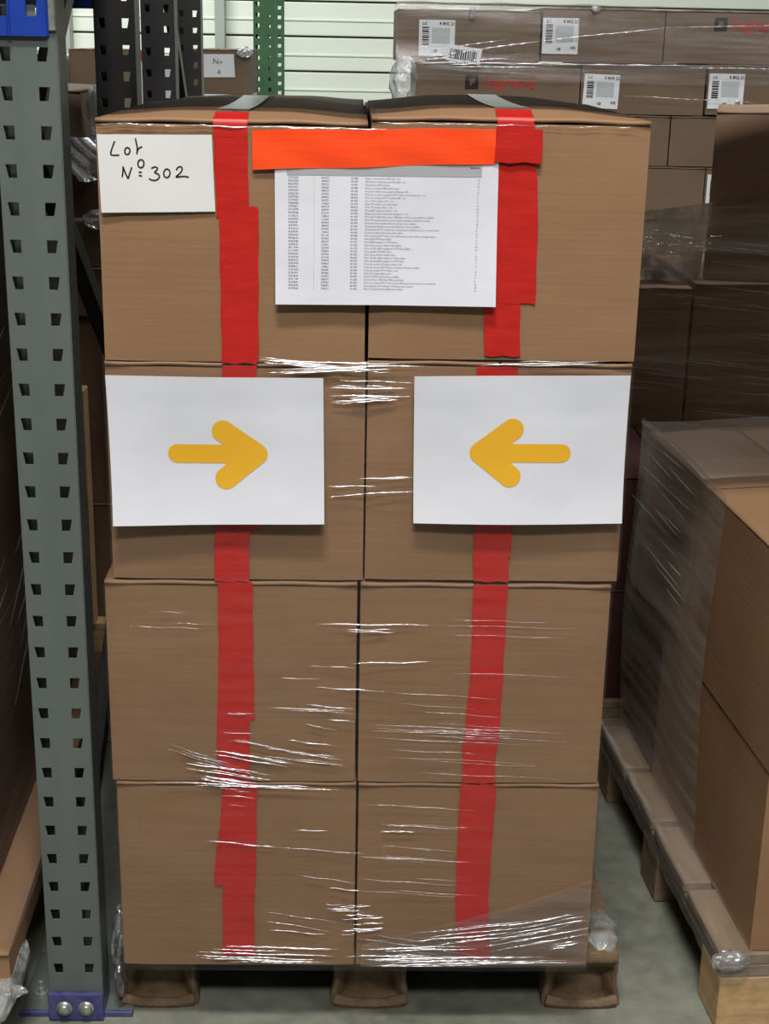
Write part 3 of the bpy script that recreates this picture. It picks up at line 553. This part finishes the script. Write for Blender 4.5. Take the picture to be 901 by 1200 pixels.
def creases(name, parent, y, lst, m, k=.00105, yfn=None):
    bm = bmesh.new(); rg = random.Random(11)
    for x0, z0, x1, z1, r in lst:
        n = max(6, int(abs(x1-x0)/.006)); ph = rg.random()*6; fq = rg.uniform(1.5, 4)
        pts, rad = [], []
        for i in range(n+1):
            t = i/n; pts.append((x0+(x1-x0)*t, y-.0002-r*k*.3, z0+(z1-z0)*t+.0007*math.sin(fq*t*3+ph)))
            rad.append(max(.00008, r*k*min(1, 4*t+.1, 4*(1-t)+.1)*(.62+.38*math.sin(23*t*fq+ph))))
        tube(bm, pts, rad, 6)
    return tag(fin(name, bm, m, parent, True), None, None, kind='stuff')
fw = thing('stretch_wrap', (0, 0, 0), 'clear stretch film wound around the lower rows of the tall taped stack', 'film')
def side_x(z, right):
    k = [(.0, -.369, .3645), (.43, -.369, .3645), (.46, -.374, .3615), (.76, -.374, .3615), (.785, -.361, .369), (1.3, -.361, .369)]
    for a, b in zip(k, k[1:]):
        if z <= b[0]: t = (z-a[0])/(b[0]-a[0]); return (a[1]+(b[1]-a[1])*t-.004, a[2]+(b[2]-a[2])*t+.004)[right]
def wrap_band(name, z0, z1, m, dy, yb=1.16, top=None):
    bm = bmesh.new(); yf = -.0064-dy; nz = max(2, int((z1-z0)/.01)); V = []
    for j in range(nz+1):
        row = []
        for i in range(60):
            z = z0+(z1-z0)*j/nz
            x0, x1 = side_x(z, 0)-dy, side_x(z, 1)+dy
            if i <= 40: x, y = x0+.003+(x1-x0-.006)*i/40, yf
            elif i <= 47: x, y = x1, .005+(yb-.005)*(i-41)/6
            elif i <= 53: x, y = x1-(x1-x0)*(i-47)/6, yb
            else: x, y = x0, yb+(.005-yb)*(i-53)/6
            if top and j == nz: z += top(x)
            row.append(bm.verts.new(Vector((x, y-(.0004*math.sin(x*37+z*60)+.0003*math.sin(z*210+x*6) if y < 0 else 0), z))))
        V.append(row)
    for a, b in zip(V, V[1:]):
        for i in range(60): bm.faces.new((a[i], a[(i+1) % 60], b[(i+1) % 60], b[i]))
    return fin(name, bm, m, parent=fw, smooth=True)
wrap_band('film_layer', .116, 1.10, FILM, 0, top=lambda x: .006*math.sin(9*x))
bm = bmesh.new()
tp = [(.005, .16), (.02, .170), (.116, .196), (.245, .236), (.352, .279), (.3625, .284)]
V = []
for x, z in tp:
    V.append([bm.verts.new(Vector((x, -.0076, .124+(z-.124)*t/6))) for t in range(7)])
for a, b in zip(V, V[1:]):
    for i in range(6): bm.faces.new((a[i], b[i], b[i+1], a[i+1]))
fin('film_tail', bm, FILMH, fw, True)
creases('film_crease', fw, -.0070, CREASES, CREASE)
rim = [(-.36+.03*i, 1.4085+.0008*math.sin(i*2), -.33+.03*i+.02, 1.4085+.0008*math.sin(i*2+1), .9+.5*math.sin(i*1.7)) for i in range(12)]+[(.01+.05*i, 1.4165+.0008*math.sin(i), .06+.05*i, 1.4165, .5) for i in range(7)]
creases('rim_crease', fw, -.0045, rim, CREASE)
# film dabs and torn corners
def crumple(name, parent, c, s, m=CRUMP, seed=1, n=3, amp=.35, rot=(0, 0, 0)):
    bm = bmesh.new(); bmesh.ops.create_icosphere(bm, subdivisions=n, radius=1); rg = random.Random(seed)
    D = [(Vector((rg.uniform(-1, 1), rg.uniform(-1, 1), rg.uniform(-1, 1))).normalized(), rg.uniform(3, 9), rg.random()*6) for _ in range(7)]
    for v in bm.verts:
        k = 1+amp*sum(abs(math.sin(v.co.dot(d)*f+p)) for d, f, p in D)/7-amp*.5
        v.co = Vector((v.co.x*k*s[0], v.co.y*k*s[1], v.co.z*k*s[2]))
    bmesh.ops.rotate(bm, verts=bm.verts, cent=(0, 0, 0), matrix=Matrix.Rotation(rot[0], 3, 'X') @ Matrix.Rotation(rot[1], 3, 'Y'))
    bmesh.ops.translate(bm, verts=bm.verts, vec=c)
    return fin(name, bm, m, parent)
crumple('film_bunch', fw, (-.388, .10, .105), (.014, .05, .05), seed=3, amp=.7)
crumple('film_bunch', fw, (-.384, .06, .065), (.009, .03, .035), seed=4, amp=.7)
crumple('film_bunch', fw, (.405, .10, .116), (.026, .055, .014), seed=5, amp=.6)

# ------------------------------------------------------------------ right hand load on its wooden pallet
PV = Vector((.583, .0, 0)); RZ = math.radians(4.2)
def rp(x, y, z=0, pv=PV, a=RZ): return Vector((pv.x+x*math.cos(a)-y*math.sin(a), pv.y+x*math.sin(a)+y*math.cos(a), z))
def rcarton(x0, x1, y0, y1, z0, z1, label, pv=PV, a=RZ, **k):
    t = carton(x0, x1, y0, y1, z0, z1, label, **k); t.location = rp((x0+x1)/2, (y0+y1)/2, z0, pv, a); t.rotation_euler.z = a; return t
def wood_pallet(pv, a, W, D, label, n=4, m=WOOD, low=True, mb=None):
    t = thing('wooden_pallet', (pv.x, pv.y, 0), label, 'pallet', rz=a)
    bm = bmesh.new(); bx(bm, 0, .10, 0, .10, .022 if low else 0, .100, .003); blk = None
    for i in range(3):
        for j in range(3):
            if blk is None: o = fin('block', bm, m, t); blk = o.data
            else:
                if j == 1 and i == 0 and mb: bm = bmesh.new(); bx(bm, 0, .10, 0, .10, .022 if low else 0, .100, .003); o = fin('block', bm, mb, t); blk = o.data
                else: o = bpy.data.objects.new('block', blk); COL.objects.link(o); o.parent = t
            o.location = ((W-.1)*i/2, (D-.1)*j/2, 0)
    for i in range(3 if low else 0): o = box('bottom_board', (W-.1)*i/2, (W-.1)*i/2+.1, 0, D, 0, .022, m, t)
    for i in range(3): o = box('stringer_board', (W-.1)*i/2, (W-.1)*i/2+.1, 0, D, .100, .122, mb or m, t)
    for i in range(n):
        d = D/n; o = box('deck_board', -.003, W, i*d, i*d+d-.022, .122, .144, mb or m, t, .003)
    return t
wood_pallet(PV, RZ, .80, .84, 'pale wooden pallet with its corner block showing at lower right', 4, low=False, mb=WOODG)
rcarton(.045, .42, .004, .395, .146, .462, 'bottom front carton at the right edge, standing on the wooden pallet', arch=.002)
rcarton(.043, .42, .002, .395, .464, .800, 'upper front carton at the right edge with its top brightly lit', arch=.003, flaps=True)
rcarton(.424, .79, .004, .395, .146, .795, 'tall front carton outside the right edge of the picture', arch=.002)
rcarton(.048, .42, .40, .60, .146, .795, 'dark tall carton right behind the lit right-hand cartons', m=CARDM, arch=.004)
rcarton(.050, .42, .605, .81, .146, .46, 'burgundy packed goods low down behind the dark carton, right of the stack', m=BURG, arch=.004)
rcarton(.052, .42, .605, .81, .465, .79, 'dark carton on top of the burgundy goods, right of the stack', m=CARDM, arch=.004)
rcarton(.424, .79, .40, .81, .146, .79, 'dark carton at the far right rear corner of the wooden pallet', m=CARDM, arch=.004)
rf = thing('stretch_wrap', PV, 'hazy stretch film over the dark rear part of the right-hand load', 'film', rz=RZ)
def side_film(u, v):
    y = .30+.53*u; z = .15+.665*v
    return Vector((.040-.012*math.sin(7*u+3*v)*math.sin(math.pi*v)-.016*math.sin(math.pi*u)*math.sin(math.pi*v)**2, y, z+.02*math.sin(math.pi*u)*(v-.5)))
bm = bmesh.new(); grid(bm, side_film, 24, 24); fin('side_film', bm, FILMD, rf, True)
bm = bmesh.new(); grid(bm, lambda u, v: side_film(.25+.6*u, .52+.42*v)+Vector((-.004, 0, 0)), 16, 16); fin('side_film', bm, FILMD, rf, True)
bm = bmesh.new(); grid(bm, lambda u, v: Vector((.035+.75*u, .41+.42*v, .812+.006*math.sin(9*u+4*v))), 16, 8); fin('top_film', bm, FILMD, rf, True)
bm = bmesh.new(); rg = random.Random(4)
for i in range(16):
    y0 = rg.uniform(.40, .55); L = rg.uniform(.08, .28); z = rg.uniform(.5, .81); s = rg.uniform(-.04, .04)
    tube(bm, [(.020, y0+L*t/6, z+s*L*t/6) for t in range(7)], [.0003+.0009*math.sin(math.pi*t/6) for t in range(7)], 5)
tag(fin('film_crease', bm, FILMD, rf, True), None, None, kind='stuff')
bm = bmesh.new()
prof = [(.046, .152), (.02, .150), (-.002, .149), (-.008, .143), (-.008, .12), (-.006, .096)]
V = [[bm.verts.new(Vector((a+.0015*math.sin(i*1.3+b*60), .84*i/40-.006 if i == 0 else .84*i/40, b+.0012*math.sin(i*.9)))) for a, b in prof] for i in range(41)]
for a, b in zip(V, V[1:]):
    for i in range(len(prof)-1): bm.faces.new((a[i], b[i], b[i+1], a[i+1]))
grid(bm, lambda u, v: Vector((-.008+.8*u, -.009-.003*math.sin(20*u), .096+.056*v+.004*math.sin(12*u))), 30, 4)
fin('edge_film', bm, FILMH, rf, True)
crumple('film_bunch', rf, (.012, -.003, .135), (.03, .014, .016), seed=9, amp=.5)

# ------------------------------------------------------------------ dark wrapped load further back on the right
wood_pallet(Vector((.50, .94, 0)), 0, .95, 1.2, 'wooden pallet under the dark wrapped load behind the right-hand pallet', 5, m=WOODG)
k_ = dict(m=CARDM, arch=.004)
carton(.505, .80, .95, 1.38, .146, .40, 'burgundy goods low in the dark gap right of the stack', m=BURG, arch=.003)
carton(.508, .80, .95, 1.38, .402, .655, 'burgundy goods higher in the dark gap right of the stack', m=BURG, arch=.003)
carton(.805, 1.40, .95, 1.38, .146, .655, 'dark carton of the rear wrapped load, front right, hidden low', **k_)
carton(.51, .80, 1.40, 1.9, .146, .60, 'low dark carton of the rear wrapped load, left side', **k_)
carton(.805, 1.40, 1.40, 1.9, .146, .60, 'low dark carton of the rear wrapped load, right side', **k_)
carton(.515, .775, 1.40, 1.9, .602, .985, 'dark carton seen through streaky film beside the stack edge, mid height', **k_)
carton(.785, 1.40, 1.41, 1.9, .602, .995, 'wide dark carton seen through streaky film at mid height, right', **k_)
dc = carton(.812, 1.36, 1.42, 1.85, .999, 1.383, 'very dark carton standing above the film edge at upper right', rz=-.25, **k_); dc.location = (1.13, 1.60, .999)
rw = thing('stretch_wrap', (0, 0, 0), 'sagging hazy film with slanted upper edge over the dark load at right', 'film')
def sag(u, v):
    x = .52+.92*u; zt = 1.105+.19*(x-.52)+.02*math.sin(3*x); zb = .62
    return Vector((x, 1.375-.02*math.sin(math.pi*v)+.006*math.sin(13*v+5*u), zb+(zt-zb)*v))
bm = bmesh.new(); grid(bm, sag, 24, 30); fin('front_film', bm, FILMD, rw, True)
bm = bmesh.new(); grid(bm, lambda u, v: Vector((.56+.25*u, 1.50-.08*v+.003*math.sin(19*v+8*u)*math.sin(11*u+3), .985+.16*v+.035*u*v)), 40, 24); fin('crumpled_film', bm, SILVER, rw, True)
rg = random.Random(8)
creases('film_glint', rw, 1.355, [(x, z, x+L, z+.004*math.sin(i), r) for i, (x, z, L, r) in enumerate([(rg.uniform(.63, .80), rg.uniform(1.065, 1.125), rg.uniform(.006, .03), rg.uniform(.9, 2.0)) for _ in range(34)])], CREASE)
creases('film_crease', rw, 1.345, [(x, z, x+L, z-.1*L, r) for x, z, L, r in [(rg.uniform(.55, 1.0), rg.uniform(.66, 1.12), rg.uniform(.05, .3), rg.uniform(.5, 1.2)) for _ in range(60)]], CREASE if False else FILMD, .001)

# ------------------------------------------------------------------ labelled storage cartons behind, upper right
def slabel(t, x, z, y, w_=.122, h_=.116, num='4 882 21', tilt=0, lab=None):
    """shipping label on a carton front: card, barcode, heading, text block (world coordinates)"""
    L = Vector(t.location); c, s = math.cos(tilt), math.sin(tilt)
    def P(a, b, d=0): return Vector((x+a*c-b*s-L.x, y-d-L.y, z+a*s+b*c-L.z))
    bm = bmesh.new(); bm.faces.new([bm.verts.new(P(*q)) for q in ((0, 0), (w_, 0), (w_, h_), (0, h_))]); o = fin('shipping_label', bm, WHITEP, t); solid(o, .0006); 
    if lab: o['label'] = lab
    bm = bmesh.new(); rg = random.Random(int(x*977)); b = h_*.30
    while b < h_*.80:
        d = rg.choice((.0022, .0035, .005)); bm.faces.new([bm.verts.new(P(*q, .001)) for q in ((w_*.09, b), (w_*.28, b), (w_*.28, b+d), (w_*.09, b+d))]); b += d+rg.choice((.002, .0035))
    fin('barcode', bm, DKP, o)
    bm = bmesh.new(); bm.faces.new([bm.verts.new(P(*q, .0008)) for q in ((w_*.36, h_*.34), (w_*.86, h_*.34), (w_*.86, h_*.78), (w_*.36, h_*.78))])
    fin('text_block', bm, PALEG, o)
    for body, a, b, sz in (('LC', .10, .86, .013), (num, .56, .86, .015), ('CE', .40, .10, .012), ('OK', .78, .14, .013)):
        me = text_mesh(body, sz, bold=.0004)
        for v in me.vertices: v.co = P(w_*a+v.co.x, h_*b+v.co.y, .0012)
        link('label_print', me, DKP, o)
def logo(t, x, z, y, s, dim=1):
    L = Vector(t.location); bm = bmesh.new()
    def Q(a, b, c_, d_, dy=.001): bm.faces.new([bm.verts.new(Vector((x+p-L.x, y-dy-L.y, z+q-L.z))) for p, q in ((a, b), (c_, b), (c_, d_), (a, d_))])
    Q(0, 0, s, s*.28); Q(0, s*.28, s*.34, s); Q(s*.34, s*.78, s, s); Q(s*.74, s*.28, s, s*.78); Q(s*.52, s*.28, s*.74, s*.42)
    fin('logo_mark', bm, DKP, t)
    me = text_mesh('legrand', s*1.25, bold=s*.03, spacing=1.02)
    for v in me.vertices: v.co = Vector((x+s*1.45+v.co.x-L.x, y-.001-L.y, z+s*.12+v.co.y-L.z))
    link('printed_name', me, REDP, t)
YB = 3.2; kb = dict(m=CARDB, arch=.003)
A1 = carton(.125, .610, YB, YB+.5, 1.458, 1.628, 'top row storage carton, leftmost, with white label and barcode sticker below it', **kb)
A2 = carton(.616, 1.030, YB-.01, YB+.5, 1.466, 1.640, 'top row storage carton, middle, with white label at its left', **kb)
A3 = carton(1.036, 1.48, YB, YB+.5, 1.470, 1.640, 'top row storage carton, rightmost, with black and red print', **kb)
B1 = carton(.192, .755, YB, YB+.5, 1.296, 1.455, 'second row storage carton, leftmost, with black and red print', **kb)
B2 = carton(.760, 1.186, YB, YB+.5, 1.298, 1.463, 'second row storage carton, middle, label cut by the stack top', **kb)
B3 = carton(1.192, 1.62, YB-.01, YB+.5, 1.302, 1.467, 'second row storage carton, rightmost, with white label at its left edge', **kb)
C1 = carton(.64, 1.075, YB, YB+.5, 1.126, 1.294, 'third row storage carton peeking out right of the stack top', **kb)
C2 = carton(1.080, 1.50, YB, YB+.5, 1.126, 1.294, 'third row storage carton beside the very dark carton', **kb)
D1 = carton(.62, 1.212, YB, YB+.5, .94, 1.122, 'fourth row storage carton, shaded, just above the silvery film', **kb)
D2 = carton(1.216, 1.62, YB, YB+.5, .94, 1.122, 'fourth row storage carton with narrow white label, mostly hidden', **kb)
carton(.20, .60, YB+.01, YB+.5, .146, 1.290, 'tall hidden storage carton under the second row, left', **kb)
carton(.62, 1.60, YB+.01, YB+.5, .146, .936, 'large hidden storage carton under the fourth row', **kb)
wood_pallet(Vector((.18, YB, 0)), 0, 1.45, .52, 'wooden pallet under the labelled storage cartons', 3)
slabel(A1, .198, 1.478, YB-.004, num='4 802 21'); slabel(A2, .616, 1.492, YB-.014, num='4 802 21')
slabel(B2, .766, 1.318, YB-.004, num='4 808 22', tilt=-.03, h_=.112); slabel(B3, 1.196, 1.322, YB-.014, num='4 802 21'); slabel(D2, 1.221, 1.0, YB-.004, h_=.10)
logo(A3, 1.200, 1.575, YB-.003, .044); logo(B1, .360, 1.372, YB-.003, .046)
bst = thing('barcode_sticker', (0, 0, 0), 'small tilted white barcode sticker on the film of the top row storage carton', 'sticker')
bm = bmesh.new(); c_, s_ = math.cos(-.13), math.sin(-.13)
def PB(a, b, d=0): return Vector((.288+a*c_-b*s_, YB-.035-d, 1.466+a*s_+b*c_))
bm.faces.new([bm.verts.new(PB(*q)) for q in ((0, 0), (.118, 0), (.118, .052), (0, .052))]); solid(fin('sticker', bm, WHITEP, bst), .0006)
bm = bmesh.new(); x = .012; rg = random.Random(2)
while x < .104:
    d = rg.choice((.0018, .003, .0045)); bm.faces.new([bm.verts.new(PB(*q, .001)) for q in ((x, .008), (x+d, .008), (x+d, .040), (x, .040))]); x += d+rg.choice((.0018, .003))
fin('barcode', bm, DKP, bst)
bwp = thing('stretch_wrap', (0, 0, 0), 'clear stretch film across the labelled storage cartons at upper right', 'film')
bm = bmesh.new(); grid(bm, lambda u, v: Vector((.12+1.5*u, YB-.024-.006*math.sin(9*v+5*u), 1.40+.245*v)), 40, 14); fin('front_film', bm, FILMH, bwp, True)
cr = [(.20, 1.470, .62, 1.535, 2.6), (.62, 1.535, 1.05, 1.585, 1.6), (1.05, 1.585, 1.5, 1.60, 1), (.22, 1.452, .50, 1.475, 2.8), (.28, 1.444, .62, 1.448, 1.8), (.2, 1.456, 1.2, 1.463, 2), (.3, 1.45, .45, 1.46, 2), (.25, 1.50, .5, 1.535, 1.2), (.9, 1.36, 1.4, 1.345, 1), (1.1, 1.456, 1.5, 1.457, 1.6), (.2, 1.462, .35, 1.48, 3)]
creases('film_crease', bwp, YB-.032, cr, CREASE, .0016)
crumple('film_tail', bwp, (.150, YB+.0, 1.395), (.045, .03, .085), seed=12, amp=.5)
crumple('film_tuft', bwp, (.375, YB-.03, 1.617), (.010, .01, .014), seed=13, amp=.8)
crumple('film_tuft', bwp, (.79, YB-.03, 1.640), (.014, .01, .010), seed=14, amp=.8)
bm = bmesh.new(); grid(bm, lambda u, v: Vector((.125+.9*u, YB+.4*v, 1.650+.004*math.sin(20*u+3*v)-.01*v)), 20, 5); fin('top_film', bm, FILMH, bwp, True)

# ------------------------------------------------------------------ left hand load
PL = Vector((-.527, -.085, 0)); AL = math.radians(1.5)
kl = dict(pv=PL, a=AL)
wood_pallet(rp(-.84, .01, 0, PL, AL), AL, .80, 1.15, 'pale wooden pallet under the left load, at the bottom left corner', 5, low=False)
rcarton(-.82, .0, 0, .80, .146, .200, 'flat tan carton on the left pallet, its lit top showing left of the rack foot', arch=.002, **kl)
rcarton(-.82, -.002, .805, 1.14, .146, .200, 'flat tan carton at the rear of the left pallet', arch=.002, **kl)
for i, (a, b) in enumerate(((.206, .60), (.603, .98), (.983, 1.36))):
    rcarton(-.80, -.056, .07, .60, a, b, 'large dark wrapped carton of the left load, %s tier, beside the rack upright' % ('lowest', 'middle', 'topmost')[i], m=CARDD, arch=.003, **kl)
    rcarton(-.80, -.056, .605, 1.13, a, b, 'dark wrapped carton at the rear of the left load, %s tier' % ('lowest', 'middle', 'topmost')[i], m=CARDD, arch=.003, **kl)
lw = thing('stretch_wrap', PL, 'brown hazy stretch film around the dark left load', 'film', rz=AL)
bm = bmesh.new(); grid(bm, lambda u, v: Vector((-.048+.052*max(0, 1-v*26)+.004*math.sin(20*v+9*u), .0+1.14*u, .205+1.16*v)), 30, 30); grid(bm, lambda u, v: Vector((-.8+.75*u, .055, .205+1.16*v)), 10, 20); fin('side_film', bm, FILML, lw, True)
bm = bmesh.new(); rg = random.Random(6)
for i in range(30):
    y0 = rg.uniform(.08, .8); L = rg.uniform(.08, .25); z = rg.uniform(.32, 1.30); s = rg.uniform(.1, .5)
    tube(bm, [(-.043, y0+L*t/6, z+s*L*t/6) for t in range(7)], [.0003+.001*math.sin(math.pi*t/6) for t in range(7)], 5)
tag(fin('film_crease', bm, FILML, lw, True), None, None, kind='stuff')
crumple('film_bunch', lw, (-.006, .03, .135), (.018, .10, .02), seed=21, amp=.5)
crumple('film_bunch', lw, (-.03, -.006, .138), (.05, .014, .014), seed=22, amp=.5)

# ------------------------------------------------------------------ seen between upright and stack
wood_pallet(Vector((-1.36, 1.36, 0)), 0, .76, .7, 'wooden pallet behind the rack frame, under the small cartons', 4)
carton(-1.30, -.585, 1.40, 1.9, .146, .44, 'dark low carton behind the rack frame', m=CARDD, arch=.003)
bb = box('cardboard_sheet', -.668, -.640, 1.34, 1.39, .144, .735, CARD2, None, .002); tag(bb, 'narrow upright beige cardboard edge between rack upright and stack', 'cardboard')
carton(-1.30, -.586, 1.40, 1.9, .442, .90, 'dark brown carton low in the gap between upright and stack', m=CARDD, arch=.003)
carton(-1.30, -.586, 1.38, 1.9, .902, 1.013, 'brown carton in the gap right of the upright, lower of two', m=CARDB, arch=.002)
carton(-1.30, -.588, 1.38, 1.9, 1.016, 1.118, 'brown carton in the gap right of the upright, upper of two', m=CARDB, arch=.002)
carton(-1.20, -.56, 1.45, 1.9, 1.12, 1.235, 'dark carton under the crumpled silvery film left of the stack', m=CARDD, arch=.002)
carton(-1.12, -.622, 1.36, 1.8, 1.300, 1.405, 'brown carton with film over its right edge, beside the upright top', m=CARDB, arch=.002)
carton(-1.16, -.60, 1.42, 1.85, 1.237, 1.298, 'flat carton wrapped in silvery film beside the upright', m=CARDB, arch=.002)
gw = thing('film_bundle', (0, 0, 0), 'crumpled silvery film hanging between the grey upright and the stack top', 'film')
bm = bmesh.new(); grid(bm, lambda u, v: Vector((-.68+.135*u, 1.33+.02*math.sin(9*u+7*v), 1.232+.075*v-.02*math.sin(math.pi*u)*(1-v))), 20, 12); fin('film_fold', bm, SILVER, gw, True)
crumple('film_bunch', gw, (-.575, 1.36, 1.36), (.035, .03, .055), seed=31, amp=.5)
crumple('film_bunch', gw, (-.565, 1.36, 1.29), (.03, .03, .05), seed=32, amp=.6)
crumple('film_bunch', gw, (-.59, 1.32, 1.13), (.028, .015, .02), seed=33, amp=.6)

# ------------------------------------------------------------------ far objects behind the racks
YF = 4.4
def plinth(x0, x1, y0, y1, z1, label):
    t = thing('storage_rack', (0, 0, 0), label, 'rack')
    for x in (x0, x1-.05):
        for y in (y0, y1-.05): box('leg', x, x+.05, y, y+.05, 0, z1-.02, GREYPL, t)
    box('shelf_board', x0, x1, y0, y1, z1-.02, z1, GREYPL, t); box('shelf_board', x0, x1, y0, y1, .3, .32, GREYPL, t); return t
plinth(-1.30, -.42, YF-.02, YF+.5, 1.19, 'grey shelf unit carrying the far cartons behind the dark rack frames')
fc = carton(-.72, -.452, YF, YF+.4, 1.30, 1.478, 'far wrapped carton with white note, between dark rack frame and green upright', m=CARDB, arch=.003)
fb = box('white_crate', -.72, -.452, YF-.005, YF+.4, 1.192, 1.298, WHITEP, None, .004); tag(fb, 'flat white carton under the far carton with the white note', 'carton')
L = Vector(fc.location); bm = bmesh.new(); bm.faces.new([bm.verts.new(Vector((x-L.x, YF-.006-L.y, z-L.z))) for x, z in ((-.652, 1.365), (-.518, 1.368), (-.522, 1.460), (-.655, 1.458))]); nt_ = solid(fin('note', bm, WHITEP, fc), .001)
for body, x, z, sz in (('No', -.61, 1.42, .032), ('4', -.592, 1.378, .03)): put_text('note_text', body, x-L.x, YF-.0085-L.y, z-L.z, sz, GREYINK, nt_)
crumple('film_tuft', fc, (.11, -.22, .17), (.03, .02, .02), seed=41, amp=.7)
fc2 = carton(-1.21, -1.0, YF, YF+.4, 1.192, 1.47, 'far carton seen left of the dark rack uprights', m=CARDB, arch=.003)
gf = box('translucent_bag', -1.29, -1.22, YF+.02, YF+.35, 1.192, 1.445, GREYPL, None, .02, 2); tag(gf, 'pale grey wrapped bundle left of the far carton, beside the upright', 'bundle')
wp = thing('barrier_board', (0, 0, 0), 'tall white board with a red band seen between the dark uprights', 'board')
box('board', -.905, -.705, 4.1, 4.13, 0, 1.432, WHITEP, wp); box('red_band', -.906, -.80, 4.095, 4.131, 1.432, 1.472, RED, wp, .001)

# ------------------------------------------------------------------ groups of repeats
for o in list(COL.objects):
    if o.parent or 'label' not in o: continue
    n, L_ = o.name.split('.')[0], o['label']
    g = None
    if n == 'carton':
        if 'storage carton' in L_: g = 'labelled storage cartons behind, upper right'
        elif 'left load' in L_ or 'left pallet' in L_: g = 'cartons of the left load'
        elif 'gap' in L_ or 'rack frame' in L_ or 'upright' in L_: g = 'cartons seen between upright and stack'
        elif 'far ' in L_ and 'wooden pallet' not in L_: g = 'far cartons behind the racks'
        elif 'stack' in L_ and 'right of the stack' not in L_ or 'arrow sheet' in L_: g = 'brown cartons of the tall taped stack'
        else: g = 'cartons of the right-hand loads'
    elif n == 'tape_strip': g = 'coloured tape strips on the stack'
    elif n == 'arrow_sheet': g = 'ochre arrow sheets'
    elif n == 'wooden_pallet': g = 'wooden pallets on the floor'
    elif n == 'pallet_rack': g = 'punched rack frames'
    if g: o['group'] = g
